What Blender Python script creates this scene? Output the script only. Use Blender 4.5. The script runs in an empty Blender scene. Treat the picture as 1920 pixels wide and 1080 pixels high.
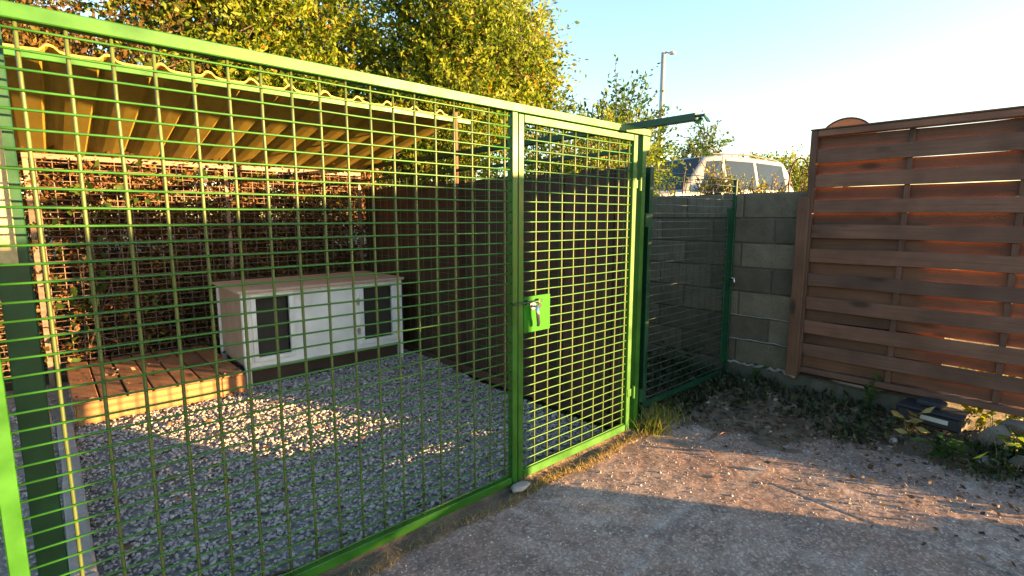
import bpy, math, random
import numpy as np
from mathutils import Vector, Matrix

random.seed(7)
rng = np.random.default_rng(11)
S = bpy.context.scene
COL = S.collection
PI = math.pi

# ------------------------------------------------------------------ camera, sky, sun, exposure
CAM = (-1.733, -1.885, 1.40)
cd = bpy.data.cameras.new('camera')
cam = bpy.data.objects.new('camera', cd)
COL.objects.link(cam)
cd.sensor_width = 36.0
cd.lens = 36.0 * 968.5 / 1920.0
cd.clip_start = 0.02
cd.clip_end = 3000
cam.location = CAM
cam.rotation_euler = (math.radians(90 - 7.81), 0, math.radians(-42.17))
S.camera = cam

SUN_EL = 5.0
SUN_AZ = 146.3                       # clockwise from +Y
e, a = math.radians(SUN_EL), math.radians(SUN_AZ)
TO_SUN = Vector((math.sin(a) * math.cos(e), math.cos(a) * math.cos(e), math.sin(e)))
W = bpy.data.worlds.new('World')
S.world = W
W.use_nodes = True
nt = W.node_tree
nt.nodes.clear()
sky = nt.nodes.new('ShaderNodeTexSky')
sky.sky_type = 'NISHITA'
sky.sun_disc = False
sky.sun_elevation = e
sky.sun_rotation = a
sky.air_density = 1.0
sky.dust_density = 0.6
sky.ozone_density = 1.6
bg = nt.nodes.new('ShaderNodeBackground')
bg.inputs['Strength'].default_value = 0.098
wo = nt.nodes.new('ShaderNodeOutputWorld')
nt.links.new(sky.outputs[0], bg.inputs[0])
nt.links.new(bg.outputs[0], wo.inputs[0])

sd = bpy.data.lights.new('sun', 'SUN')
sd.energy = 5.0
sd.angle = math.radians(0.5)
sd.color = (1.0, 0.58, 0.22)
sun = bpy.data.objects.new('sun', sd)
COL.objects.link(sun)
sun.location = (8, -12, 6)
sun.rotation_euler = (-TO_SUN).to_track_quat('-Z', 'Y').to_euler()

S.view_settings.view_transform = 'Standard'
S.view_settings.look = 'None'
S.view_settings.exposure = 3.12
S.view_settings.gamma = 1.0
S.view_settings.use_curve_mapping = False

# ------------------------------------------------------------------ materials
def mat(name, build):
    m = bpy.data.materials.new(name)
    m.use_nodes = True
    t = m.node_tree
    b = t.nodes['Principled BSDF']
    build(t, b, lambda k: t.nodes.new(k), t.links.new)
    return m

def _coords(t, N, L, scale=(1, 1, 1), rnd=True):
    """object coordinates, shifted at random per object"""
    tc = N('ShaderNodeTexCoord')
    mp = N('ShaderNodeMapping')
    mp.inputs['Scale'].default_value = scale
    L(tc.outputs['Object'], mp.inputs['Vector'])
    if rnd:
        oi = N('ShaderNodeObjectInfo')
        mu = N('ShaderNodeMath'); mu.operation = 'MULTIPLY'; mu.inputs[1].default_value = 37.0
        L(oi.outputs['Random'], mu.inputs[0])
        L(mu.outputs[0], mp.inputs['Location'])
    return mp.outputs[0]

def _noise(N, L, vec, scale, detail=4, rough=0.55):
    n = N('ShaderNodeTexNoise')
    n.inputs['Scale'].default_value = scale
    n.inputs['Detail'].default_value = detail
    n.inputs['Roughness'].default_value = rough
    L(vec, n.inputs['Vector'])
    return n.outputs['Fac']

def _ramp(N, L, fac, stops):
    r = N('ShaderNodeValToRGB')
    el = r.color_ramp.elements
    while len(el) < len(stops): el.new(0.5)
    for q, (p, c) in zip(el, stops):
        q.position = p
        q.color = (*c, 1) if len(c) == 3 else c
    L(fac, r.inputs[0])
    return r.outputs[0]

def _mix(N, L, fac, c1, c2, mode='MIX'):
    m = N('ShaderNodeMix'); m.data_type = 'RGBA'; m.blend_type = mode
    for s, v in ((0, fac), (6, c1), (7, c2)):
        if hasattr(v, 'is_linked') or hasattr(v, 'links'): L(v, m.inputs[s])
        elif s == 0: m.inputs[s].default_value = v
        else: m.inputs[s].default_value = (*v, 1)
    return m.outputs[2]

def _bump(N, L, h, b, strength=0.4, dist=0.01, prev=None):
    u = N('ShaderNodeBump')
    u.inputs['Strength'].default_value = strength
    u.inputs['Distance'].default_value = dist
    L(h, u.inputs['Height'])
    if prev is not None: L(prev, u.inputs['Normal'])
    L(u.outputs[0], b.inputs['Normal'])
    return u.outputs[0]

def paint(name, col, rough=0.42, wear=(0.05, 0.035, 0.02), spec=0.32):
    def f(t, b, N, L):
        v = _coords(t, N, L)
        n = _noise(N, L, v, 9, 5)
        c = _mix(N, L, _ramp(N, L, n, [(0.3, (0, 0, 0)), (0.75, (1, 1, 1))]), tuple(x * 0.68 for x in col), tuple(min(1, x * 1.2) for x in col))
        n2 = _noise(N, L, v, 38, 6, 0.7)
        c = _mix(N, L, _ramp(N, L, n2, [(0.66, (0, 0, 0)), (0.72, (0.8, 0.8, 0.8))]), c, wear)
        b.inputs['Specular IOR Level'].default_value = spec
        L(c, b.inputs['Base Color'])
        L(_ramp(N, L, n, [(0.3, (rough - 0.08,) * 3), (0.8, (rough + 0.14,) * 3)]), b.inputs['Roughness'])
        _bump(N, L, n2, b, 0.12, 0.002)
    return mat(name, f)

def wood(name, dark, light, axis='Y', knots=True, rough=0.75, grey=None):
    sc = {'X': (0.9, 14, 14), 'Y': (40, 0.9, 40), 'Z': (14, 14, 0.9)}[axis]
    ks = {'X': (4.0, 11, 11), 'Y': (11, 4.0, 11), 'Z': (11, 11, 4.0)}[axis]
    def f(t, b, N, L):
        v = _coords(t, N, L, sc)
        n = _noise(N, L, v, 3.0, 8, 0.72)
        c = _ramp(N, L, n, [(0.28, dark), (0.52, tuple((x + y) / 2 for x, y in zip(dark, light))), (0.75, light)])
        v2 = _coords(t, N, L, (1, 1, 1))
        big = _noise(N, L, v2, 3.2, 3)
        c = _mix(N, L, _ramp(N, L, big, [(0.35, (0, 0, 0)), (0.7, (0.75, 0.75, 0.75))]), c, grey or tuple(x * 0.55 for x in dark))
        oi = N('ShaderNodeObjectInfo')
        c = _mix(N, L, 1.0, c, _ramp(N, L, oi.outputs['Random'], [(0, (0.68, 0.70, 0.74)), (0.5, (1.0, 0.98, 0.97)), (1, (1.26, 1.2, 1.15))]), 'MULTIPLY')
        if knots:
            vk = _coords(t, N, L, ks)
            vo = N('ShaderNodeTexVoronoi'); vo.inputs['Scale'].default_value = 0.62
            L(vk, vo.inputs['Vector'])
            c = _mix(N, L, _ramp(N, L, vo.outputs['Distance'], [(0.09, (0.9,) * 3), (0.20, (0, 0, 0))]), c, tuple(x * 0.25 for x in dark))
        L(c, b.inputs['Base Color'])
        b.inputs['Roughness'].default_value = rough
        _bump(N, L, n, b, 0.35, 0.004)
    return mat(name, f)

def rough_stone(name, stops, scale=14, bump=0.5, dist=0.006, rnd_tint=0.25, speck=None):
    def f(t, b, N, L):
        v = _coords(t, N, L)
        n = _noise(N, L, v, scale, 8, 0.65)
        c = _ramp(N, L, n, stops)
        oi = N('ShaderNodeObjectInfo')
        c = _mix(N, L, 1.0, c, _ramp(N, L, oi.outputs['Random'], [(0, (1 - rnd_tint,) * 3), (1, (1 + rnd_tint,) * 3)]), 'MULTIPLY')
        n2 = _noise(N, L, v, scale * 7, 3, 0.7)
        if speck:
            c = _mix(N, L, _ramp(N, L, n2, [(0.6, (0, 0, 0)), (0.68, (0.8,) * 3)]), c, speck)
        L(c, b.inputs['Base Color'])
        b.inputs['Roughness'].default_value = 0.92
        u = _bump(N, L, n, b, bump, dist)
        _bump(N, L, n2, b, bump, dist * 0.3, u)
    return mat(name, f)

def leafy(name, stops, transl=0.45, rough=0.5):
    """leaf material: colour from the per-leaf attribute 'tint', some light passes through"""
    def f(t, b, N, L):
        at = N('ShaderNodeAttribute'); at.attribute_name = 'tint'
        c = _ramp(N, L, at.outputs['Fac'], stops)
        L(c, b.inputs['Base Color'])
        b.inputs['Roughness'].default_value = rough
        b.inputs['Specular IOR Level'].default_value = 0.3
        tr = N('ShaderNodeBsdfTranslucent')
        c2 = _mix(N, L, 1.0, c, (1.25, 1.3, 0.7), 'MULTIPLY')
        L(c2, tr.inputs['Color'])
        ms = N('ShaderNodeMixShader'); ms.inputs[0].default_value = transl
        L(b.outputs[0], ms.inputs[1]); L(tr.outputs[0], ms.inputs[2])
        L(ms.outputs[0], t.nodes['Material Output'].inputs['Surface'])
    return mat(name, f)

def plain(name, col, rough=0.5, metal=0.0, var=0.15, scale=12, spec=0.5):
    def f(t, b, N, L):
        v = _coords(t, N, L)
        n = _noise(N, L, v, scale, 5)
        c = _ramp(N, L, n, [(0.3, tuple(x * (1 - var) for x in col)), (0.7, tuple(min(1, x * (1 + var)) for x in col))])
        L(c, b.inputs['Base Color'])
        b.inputs['Roughness'].default_value = rough
        b.inputs['Metallic'].default_value = metal
        b.inputs['Specular IOR Level'].default_value = spec
    return mat(name, f)

M = {}
M['green'] = paint('green_paint', (0.020, 0.105, 0.010))
M['upright'] = paint('glare_green_wire', (0.066, 0.097, 0.028), 0.45)  # pale sunlit glare of the upright wires put into their colour
M['skygrey'] = paint('sky_sheen_green_wire', (0.050, 0.075, 0.058), 0.34)  # grey sky reflection on the wires put into their base colour
M['dkgreen'] = paint('dark_green_paint', (0.006, 0.05, 0.024), 0.4)
M['plate'] = paint('lock_plate_paint', (0.022, 0.150, 0.010), 0.75, spec=0.15)
M['steel'] = plain('brushed_steel', (0.62, 0.6, 0.57), 0.28, 1.0, 0.08)
M['rust'] = plain('rusty_steel', (0.09, 0.04, 0.022), 0.75, 0.2, 0.4, 30)
M['pinkwire'] = paint('grey_wire', (0.19, 0.13, 0.10), 0.55)
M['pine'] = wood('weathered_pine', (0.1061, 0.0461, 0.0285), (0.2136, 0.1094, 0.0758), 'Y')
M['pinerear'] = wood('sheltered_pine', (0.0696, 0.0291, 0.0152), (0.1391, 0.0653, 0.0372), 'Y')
M['pinebounce'] = wood('bounce_pine_back', (0.5400, 0.2186, 0.0616), (0.8280, 0.3689, 0.1144), 'Y', False)  # bright orange chosen so the hidden slat backs throw a glow
M['pinev'] = wood('weathered_pine_upright', (0.0936, 0.0398, 0.0232), (0.1796, 0.0850, 0.0534), 'Z')
M['post'] = wood('red_brown_post', (0.09, 0.042, 0.024), (0.15, 0.077, 0.047), 'Z')
M['brown'] = wood('dark_brown_boards', (0.0412, 0.0173, 0.0126), (0.0882, 0.0365, 0.0251), 'Z')
M['deck'] = wood('deck_boards', (0.1950, 0.0870, 0.0413), (0.3413, 0.1725, 0.0797), 'Y')
M['deckx'] = wood('deck_skirt', (0.2240, 0.1170, 0.0440), (0.3500, 0.1950, 0.0770), 'X')
M['kroof'] = wood('kennel_roof_wood', (0.3334, 0.2415, 0.1929), (0.4668, 0.3624, 0.2948), 'X', False, 0.6, (0.2835, 0.2214, 0.1929))
M['kbase'] = wood('kennel_base_wood', (0.05, 0.024, 0.015), (0.085, 0.042, 0.028), 'X')
def _white(t, b, N, L):
    v = _coords(t, N, L)
    n = _noise(N, L, v, 5, 6)
    c = _ramp(N, L, n, [(0.3, (0.5702, 0.5616, 0.5443)), (0.65, (0.7603, 0.7517, 0.7430))])
    n2 = _noise(N, L, _coords(t, N, L, (22, 22, 2)), 1.6, 5, 0.7)
    c = _mix(N, L, _ramp(N, L, n2, [(0.60, (0, 0, 0)), (0.8, (0.35,) * 3)]), c, (0.3456, 0.2851, 0.2246))
    L(c, b.inputs['Base Color'])
    b.inputs['Roughness'].default_value = 0.55
M['white'] = mat('white_painted_board', _white)
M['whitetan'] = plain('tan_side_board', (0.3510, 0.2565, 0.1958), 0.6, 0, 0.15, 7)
M['inside'] = plain('dark_interior', (0.025, 0.021, 0.018), 0.8, 0, 0.2, 6)
def _roofm(t, b, N, L):
    v = _coords(t, N, L, (3, 0.6, 3))
    n = _noise(N, L, v, 2.5, 5)
    c = _ramp(N, L, n, [(0.3, (0.3650, 0.2614, 0.0365)), (0.7, (0.4939, 0.3717, 0.0607))])
    n2 = _noise(N, L, _coords(t, N, L), 25, 5, 0.7)
    c = _mix(N, L, _ramp(N, L, n2, [(0.58, (0, 0, 0)), (0.72, (0.6,) * 3)]), c, (0.1181, 0.0929, 0.0354))
    L(c, b.inputs['Base Color'])
    b.inputs['Roughness'].default_value = 0.55
    tr = N('ShaderNodeBsdfTranslucent'); L(c, tr.inputs['Color'])
    ms = N('ShaderNodeMixShader'); ms.inputs[0].default_value = 0.30
    L(b.outputs[0], ms.inputs[1]); L(tr.outputs[0], ms.inputs[2])
    L(ms.outputs[0], t.nodes['Material Output'].inputs['Surface'])
M['roof'] = mat('ochre_roof_sheet', _roofm)
M['block'] = rough_stone('cinder_block', [(0.25, (0.0776, 0.0666, 0.0463)), (0.55, (0.1192, 0.1025, 0.0728)), (0.8, (0.1552, 0.1358, 0.0992))], 9, 0.7, 0.008, 0.36, (0.0444, 0.0384, 0.0265))
M['mortar'] = rough_stone('mortar', [(0.3, (0.0655, 0.0554, 0.0420)), (0.7, (0.1310, 0.1132, 0.0882))], 20, 0.8, 0.01, 0.05)
M['pale_mortar'] = rough_stone('pale_mortar', [(0.3, (0.2040, 0.1980, 0.1860)), (0.7, (0.3300, 0.3240, 0.3060))], 30, 0.8, 0.01, 0.05)
M['footing'] = rough_stone('concrete_footing', [(0.25, (0.0525, 0.0504, 0.0393)), (0.6, (0.0945, 0.0882, 0.0693)), (0.8, (0.1208, 0.1109, 0.0878))], 6, 0.6, 0.01, 0.1, (0.0315, 0.0353, 0.0208))
M['kerb'] = rough_stone('kerb_concrete', [(0.25, (0.2156, 0.1964, 0.1810)), (0.7, (0.3388, 0.3157, 0.2926))], 10, 0.5, 0.005, 0.12, (0.1232, 0.1001, 0.0847))
M['rock'] = rough_stone('rubble_stone', [(0.25, (0.0880, 0.0715, 0.0578)), (0.55, (0.1595, 0.1348, 0.1128)), (0.8, (0.2310, 0.2035, 0.1760))], 9, 0.6, 0.01, 0.3, (0.0660, 0.0550, 0.0440))
M['brick'] = rough_stone('broken_brick', [(0.25, (0.0780, 0.0390, 0.0270)), (0.7, (0.1440, 0.0750, 0.0510))], 16, 0.6, 0.006, 0.15, (0.1800, 0.1440, 0.1200))
M['soil'] = rough_stone('soil', [(0.25, (0.0583, 0.0430, 0.0306)), (0.6, (0.1296, 0.0941, 0.0641)), (0.8, (0.2203, 0.1613, 0.1114))], 11, 0.9, 0.02, 0.02, (0.2592, 0.2016, 0.1392))

def _yard(t, b, N, L):
    v = _coords(t, N, L, (1, 1, 1), False)
    big = _noise(N, L, v, 1.1, 6, 0.62)
    c = _ramp(N, L, big, [(0.32, (0.1958, 0.1258, 0.1026)), (0.46, (0.2898, 0.1986, 0.1658)), (0.56, (0.3525, 0.2657, 0.2315)), (0.70, (0.4699, 0.3847, 0.3421))])
    mp = N('ShaderNodeMapping'); mp.inputs['Location'].default_value = (4.2, 1.3, 0); mp.inputs['Scale'].default_value = (1.6, 0.55, 1)
    L(v, mp.inputs['Vector'])
    st = _noise(N, L, mp.outputs[0], 1.5, 6, 0.65)            # reddish earth worked into the surface
    c = _mix(N, L, _ramp(N, L, st, [(0.46, (0, 0, 0)), (0.64, (0.75,) * 3)]), c, (0.2350, 0.1232, 0.0868))
    mid = _noise(N, L, v, 8, 7, 0.68)
    c = _mix(N, L, _ramp(N, L, mid, [(0.36, (0.75,) * 3), (0.52, (0, 0, 0))]), c, (0.1332, 0.0867, 0.0724))
    c = _mix(N, L, _ramp(N, L, mid, [(0.58, (0, 0, 0)), (0.72, (0.5,) * 3)]), c, (0.5639, 0.4687, 0.4143))
    bl = _noise(N, L, v, 3.4, 6, 0.7)                          # dark damp blotches
    c = _mix(N, L, _ramp(N, L, bl, [(0.50, (0, 0, 0)), (0.60, (0.62,) * 3)]), c, (0.1003, 0.0770, 0.0763))
    mq = N('ShaderNodeMapping'); mq.inputs['Rotation'].default_value = (0, 0, math.radians(-52)); mq.inputs['Scale'].default_value = (0.5, 3.2, 1)
    L(v, mq.inputs['Vector'])
    ws = _noise(N, L, mq.outputs[0], 1.6, 5, 0.65)             # pale worn streaks
    c = _mix(N, L, _ramp(N, L, ws, [(0.56, (0, 0, 0)), (0.68, (0.55,) * 3)]), c, (0.4399, 0.4010, 0.3819))
    vo = N('ShaderNodeTexVoronoi'); vo.inputs['Scale'].default_value = 95
    L(v, vo.inputs['Vector'])
    sp = N('ShaderNodeSeparateColor'); L(vo.outputs['Color'], sp.inputs[0])
    c = _mix(N, L, 0.24, c, _ramp(N, L, sp.outputs[0], [(0.05, (0.0784, 0.0559, 0.0500)), (0.4, (0.2663, 0.1888, 0.1578)), (0.75, (0.4542, 0.3567, 0.3091)), (0.97, (1.0106, 0.7911, 0.6577))]))
    fine = _noise(N, L, v, 120, 4, 0.75)
    c = _mix(N, L, _ramp(N, L, fine, [(0.36, (0.55,) * 3), (0.52, (0, 0, 0))]), c, (0.1332, 0.0979, 0.0842))
    L(c, b.inputs['Base Color'])
    b.inputs['Roughness'].default_value = 0.92
    b.inputs['Specular IOR Level'].default_value = 0.2
    u = _bump(N, L, fine, b, 0.35, 0.004)
    _bump(N, L, mid, b, 0.3, 0.006, u)
M['yard'] = mat('worn_concrete_yard', _yard)
def _ground(t, b, N, L):
    v = _coords(t, N, L, (1, 1, 1), False)
    n = _noise(N, L, v, 0.35, 6)
    c = _ramp(N, L, n, [(0.3, (0.0912, 0.0755, 0.0290)), (0.5, (0.1824, 0.1303, 0.0589)), (0.7, (0.2890, 0.2058, 0.0983))])
    n2 = _noise(N, L, v, 8, 6, 0.7)
    c = _mix(N, L, _ramp(N, L, n2, [(0.45, (0, 0, 0)), (0.62, (0.7,) * 3)]), c, (0.0684, 0.0823, 0.0235))
    L(c, b.inputs['Base Color'])
    b.inputs['Roughness'].default_value = 0.95
    _bump(N, L, n2, b, 0.8, 0.05)
M['ground'] = mat('dry_grass_ground', _ground)
def _gravel(t, b, N, L):
    at = N('ShaderNodeAttribute'); at.attribute_name = 'tint'
    c = _ramp(N, L, at.outputs['Fac'], [(0, (0.1596, 0.1448, 0.1361)), (0.35, (0.2871, 0.2676, 0.2588)), (0.75, (0.3934, 0.3648, 0.3476)), (0.92, (0.5104, 0.4659, 0.4251)), (1, (0.3402, 0.2081, 0.1418))])
    v = _coords(t, N, L, (1, 1, 1), False)
    n = _noise(N, L, v, 110, 4)
    c = _mix(N, L, 0.35, c, _ramp(N, L, n, [(0.3, (0.1407, 0.1290, 0.1230)), (0.7, (0.5870, 0.5267, 0.4919))]))
    L(c, b.inputs['Base Color'])
    b.inputs['Roughness'].default_value = 0.8
M['gravel'] = mat('grey_gravel', _gravel)
M['gravelbed'] = rough_stone('gravel_bed', [(0.3, (0.1368, 0.1228, 0.1098)), (0.6, (0.3078, 0.2867, 0.2665))], 40, 0.8, 0.01, 0.0)
M['sheet'] = plain('cream_woven_sheet', (0.30, 0.28, 0.17), 0.85, 0, 0.2, 60)
M['carwhite'] = plain('silver_car_paint', (0.34, 0.34, 0.34), 0.3, 0.2, 0.03)
M['glass'] = plain('dark_car_glass', (0.012, 0.020, 0.030), 0.05, 0.0, 0.05, 12, 0.5)
M['darkglass'] = plain('windscreen_glass', (0.010, 0.016, 0.026), 0.08, 0.0, 0.05, 12, 0.18)
M['rubber'] = plain('black_rubber', (0.02, 0.02, 0.02), 0.8)
M['blackplastic'] = plain('black_plastic', (0.012, 0.013, 0.020), 0.65)
M['labelwhite'] = plain('white_label', (0.4, 0.39, 0.38), 0.5, 0, 0.05)
M['lampgrey'] = plain('pale_lamp_metal', (0.35, 0.36, 0.38), 0.4, 0.3, 0.05)
M['dish'] = plain('tan_dish', (0.22, 0.155, 0.11), 0.7, 0, 0.12, 8)
M['bark'] = rough_stone('bark', [(0.3, (0.05, 0.035, 0.025)), (0.7, (0.14, 0.10, 0.07))], 12, 0.8, 0.02, 0.1)
M['leafgold'] = leafy('golden_green_leaves', [(0, (0.0372, 0.0768, 0.0108)), (0.35, (0.1047, 0.1552, 0.0156)), (0.75, (0.1892, 0.2365, 0.0216)), (0.95, (0.2787, 0.2587, 0.0288)), (1, (0.3210, 0.1478, 0.0288))])
M['leafrust'] = leafy('rusty_brown_leaves', [(0, (0.0390, 0.0390, 0.0140)), (0.3, (0.0936, 0.0663, 0.0195)), (0.65, (0.1560, 0.0780, 0.0273)), (0.9, (0.1170, 0.1092, 0.0234)), (1, (0.2028, 0.1560, 0.0390))])
M['leafdead'] = leafy('dry_hedge_leaves', [(0, (0.0285, 0.0153, 0.0080)), (0.45, (0.0712, 0.0323, 0.0136)), (0.72, (0.1520, 0.0723, 0.0240)), (0.84, (0.2090, 0.1105, 0.0320)), (0.9, (0.0760, 0.0935, 0.0160)), (1, (0.1140, 0.1445, 0.0240))], 0.2)
M['leafgreen'] = leafy('mid_green_leaves', [(0, (0.018, 0.050, 0.018)), (0.6, (0.048, 0.100, 0.026)), (1, (0.10, 0.15, 0.03))])
M['weed'] = leafy('dark_weeds', [(0, (0.0108, 0.0180, 0.0072)), (0.6, (0.0270, 0.0420, 0.0132)), (0.85, (0.0600, 0.0720, 0.0300)), (1, (0.1020, 0.0720, 0.0480))], 0.2)  # darker green than the other weeds
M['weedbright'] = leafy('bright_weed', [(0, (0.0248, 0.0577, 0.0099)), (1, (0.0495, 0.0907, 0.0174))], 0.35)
M['straw'] = leafy('straw_grass', [(0, (0.1386, 0.0990, 0.0347)), (0.6, (0.2970, 0.2178, 0.0842)), (1, (0.3762, 0.2970, 0.1089))], 0.3)
M['lime'] = leafy('yellow_green_grass', [(0, (0.11, 0.13, 0.02)), (0.6, (0.20, 0.22, 0.035)), (1, (0.32, 0.26, 0.07))], 0.35)
M['litter'] = leafy('leaf_litter', [(0, (0.0375, 0.0240, 0.0165)), (0.6, (0.0975, 0.0562, 0.0338)), (0.85, (0.1800, 0.1200, 0.0750)), (1, (0.2850, 0.2475, 0.2100))], 0.1, 0.8)

# ------------------------------------------------------------------ mesh helpers
def mesh_np(name, V, F, m, tint=None, smooth=False):
    """fast mesh: V (n,3), F (k,3 or 4)"""
    V = np.asarray(V, np.float32); F = np.asarray(F, np.int32)
    me = bpy.data.meshes.new(name)
    k = F.shape[1]
    me.vertices.add(len(V)); me.vertices.foreach_set('co', V.ravel())
    me.loops.add(F.size); me.loops.foreach_set('vertex_index', F.ravel())
    me.polygons.add(len(F))
    me.polygons.foreach_set('loop_start', np.arange(0, F.size, k, dtype=np.int32))
    me.polygons.foreach_set('loop_total', np.full(len(F), k, np.int32))
    if smooth: me.polygons.foreach_set('use_smooth', np.ones(len(F), bool))
    if tint is not None:
        at = me.attributes.new('tint', 'FLOAT', 'POINT')
        at.data.foreach_set('value', np.asarray(tint, np.float32))
    me.update(calc_edges=True)
    me.materials.append(m)
    return me

def poly(name, V, F, m, smooth=False):
    me = bpy.data.meshes.new(name)
    me.from_pydata([tuple(v) for v in V], [], F)
    if smooth:
        for p in me.polygons: p.use_smooth = True
    me.materials.append(m)
    me.update()
    return me

class MB:
    """collects shapes into one mesh"""
    def __init__(s): s.v = []; s.f = []
    def add(s, V, F):
        n = len(s.v); s.v += [tuple(v) for v in V]; s.f += [tuple(i + n for i in f) for f in F]
        return s
    def box(s, x0, x1, y0, y1, z0, z1, c=0.003):
        c = min(c, (x1 - x0) * .45, (y1 - y0) * .45, (z1 - z0) * .45)
        V = []; idx = {}
        X, Y, Z = (x0, x1), (y0, y1), (z0, z1)
        for i in (0, 1):
            for j in (0, 1):
                for k in (0, 1):
                    p = [X[i], Y[j], Z[k]]; sg = [1 if i == 0 else -1, 1 if j == 0 else -1, 1 if k == 0 else -1]
                    for ax in range(3):
                        w = p.copy()
                        for b in range(3):
                            if b != ax: w[b] += sg[b] * c
                        idx[(i, j, k, ax)] = len(V); V.append(w)
        F = []
        for ax in range(3):
            o = [b for b in range(3) if b != ax]
            for sde in (0, 1):
                q = []
                for (u, w) in ((0, 0), (1, 0), (1, 1), (0, 1)):
                    key = [0, 0, 0]; key[ax] = sde; key[o[0]] = u; key[o[1]] = w
                    q.append(idx[(*key, ax)])
                flip = (sde == 1) != (ax == 1)
                F.append(q if flip else q[::-1])
        for ax in range(3):              # chamfered edges along axis ax
            o = [b for b in range(3) if b != ax]
            for u in (0, 1):
                for w in (0, 1):
                    ka = [0, 0, 0]; ka[o[0]] = u; ka[o[1]] = w
                    kb = ka.copy(); kb[ax] = 1
                    F.append([idx[(*ka, o[0])], idx[(*kb, o[0])], idx[(*kb, o[1])], idx[(*ka, o[1])]])
        for i in (0, 1):
            for j in (0, 1):
                for k in (0, 1):
                    F.append([idx[(i, j, k, 0)], idx[(i, j, k, 1)], idx[(i, j, k, 2)]])
        return s.add(V, F)
    def tube(s, pts, r, n=6, cap=True):
        """tube along points; r a number or one per point"""
        pts = [Vector(p) for p in pts]
        R = r if isinstance(r, (list, tuple)) else [r] * len(pts)
        V = []; F = []
        up = None
        for i, p in enumerate(pts):
            d = (pts[min(i + 1, len(pts) - 1)] - pts[max(i - 1, 0)]).normalized()
            if up is None:
                up = Vector((0, 0, 1)) if abs(d.z) < 0.9 else Vector((1, 0, 0))
            sd_ = d.cross(up).normalized(); up2 = sd_.cross(d).normalized(); up = up2
            for k in range(n):
                t = 2 * PI * k / n + PI / n
                V.append(p + sd_ * (math.cos(t) * R[i]) + up2 * (math.sin(t) * R[i]))
        for i in range(len(pts) - 1):
            for k in range(n):
                a0 = i * n + k; a1 = i * n + (k + 1) % n
                F.append((a0, a1, a1 + n, a0 + n))
        if cap:
            F.append(tuple(range(n))[::-1]); F.append(tuple(range((len(pts) - 1) * n, len(pts) * n)))
        return s.add(V, F)
    def prism(s, outline, axis, a0, a1):
        """outline of 2D points extruded along an axis between a0 and a1"""
        n = len(outline); V = []
        for av in (a0, a1):
            for (u, w) in outline:
                V.append({'X': (av, u, w), 'Y': (u, av, w), 'Z': (u, w, av)}[axis])
        F = [tuple(range(n)), tuple(range(n, 2 * n))[::-1]]
        for k in range(n):
            F.append((k, k + n, (k + 1) % n + n, (k + 1) % n))
        return s.add(V, F)
    def mesh(s, name, m, smooth=False):
        me = poly(name, s.v, s.f, m, smooth)
        import bmesh
        b = bmesh.new(); b.from_mesh(me)
        bmesh.ops.recalc_face_normals(b, faces=b.faces)
        b.to_mesh(me); b.free()
        return me

def thing(name, label, cat, loc=(0, 0, 0), group=None, rz=0.0):
    o = bpy.data.objects.new(name, None)
    COL.objects.link(o)
    o.empty_display_size = 0.1
    o.location = loc
    o.rotation_euler = (0, 0, rz)
    o['label'] = label; o['category'] = cat
    if group: o['group'] = group
    return o

def tag(o, label, cat, group=None):
    o['label'] = label; o['category'] = cat
    if group: o['group'] = group
    return o

def link(name, me, parent=None, loc=None, kind=None):
    """link a mesh; loc is in the parent's frame"""
    o = bpy.data.objects.new(name, me)
    COL.objects.link(o)
    if parent is not None: o.parent = parent
    if loc is not None: o.location = loc
    if kind: o['kind'] = kind
    return o

def part(name, mb, m, parent, smooth=False, base=None):
    """a part whose shapes are given in world space; its origin becomes the middle of its bounds"""
    me = mb.mesh(name, m, smooth)
    n = len(me.vertices)
    co = np.empty(n * 3, np.float32); me.vertices.foreach_get('co', co); co = co.reshape(-1, 3)
    c = (co.min(0) + co.max(0)) / 2 if base is None else np.array(base)
    me.vertices.foreach_set('co', (co - c).astype(np.float32).ravel()); me.update()
    o = bpy.data.objects.new(name, me)
    COL.objects.link(o)
    pl = np.zeros(3)
    p = parent
    while p is not None:
        pl = pl + np.array(p.location); p = p.parent
    if parent is not None: o.parent = parent
    o.location = tuple(c - pl)
    return o

# value noise for heights (numpy)
_perm = rng.random((64, 64))
def vnoise(x, y, s):
    x = np.asarray(x) * s; y = np.asarray(y) * s
    xi = np.floor(x).astype(int); yi = np.floor(y).astype(int)
    fx = x - xi; fy = y - yi
    fx = fx * fx * (3 - 2 * fx); fy = fy * fy * (3 - 2 * fy)
    g = lambda i, j: _perm[i % 64, j % 64]
    return (g(xi, yi) * (1 - fx) + g(xi + 1, yi) * fx) * (1 - fy) + (g(xi, yi + 1) * (1 - fx) + g(xi + 1, yi + 1) * fx) * fy - 0.5

def grid_mesh(name, xs, ys, zf, m, smooth=True):
    X, Y = np.meshgrid(xs, ys)
    Z = zf(X, Y)
    V = np.stack([X, Y, Z], -1).reshape(-1, 3)
    nx, ny = len(xs), len(ys)
    i, j = np.meshgrid(np.arange(nx - 1), np.arange(ny - 1))
    a0 = (j * nx + i).ravel()
    F = np.stack([a0, a0 + 1, a0 + nx + 1, a0 + nx], -1)
    return mesh_np(name, V, F, m, None, smooth)

def sstep(a_, b_, x):
    t = np.clip((x - a_) / (b_ - a_), 0, 1)
    return t * t * (3 - 2 * t)

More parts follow.
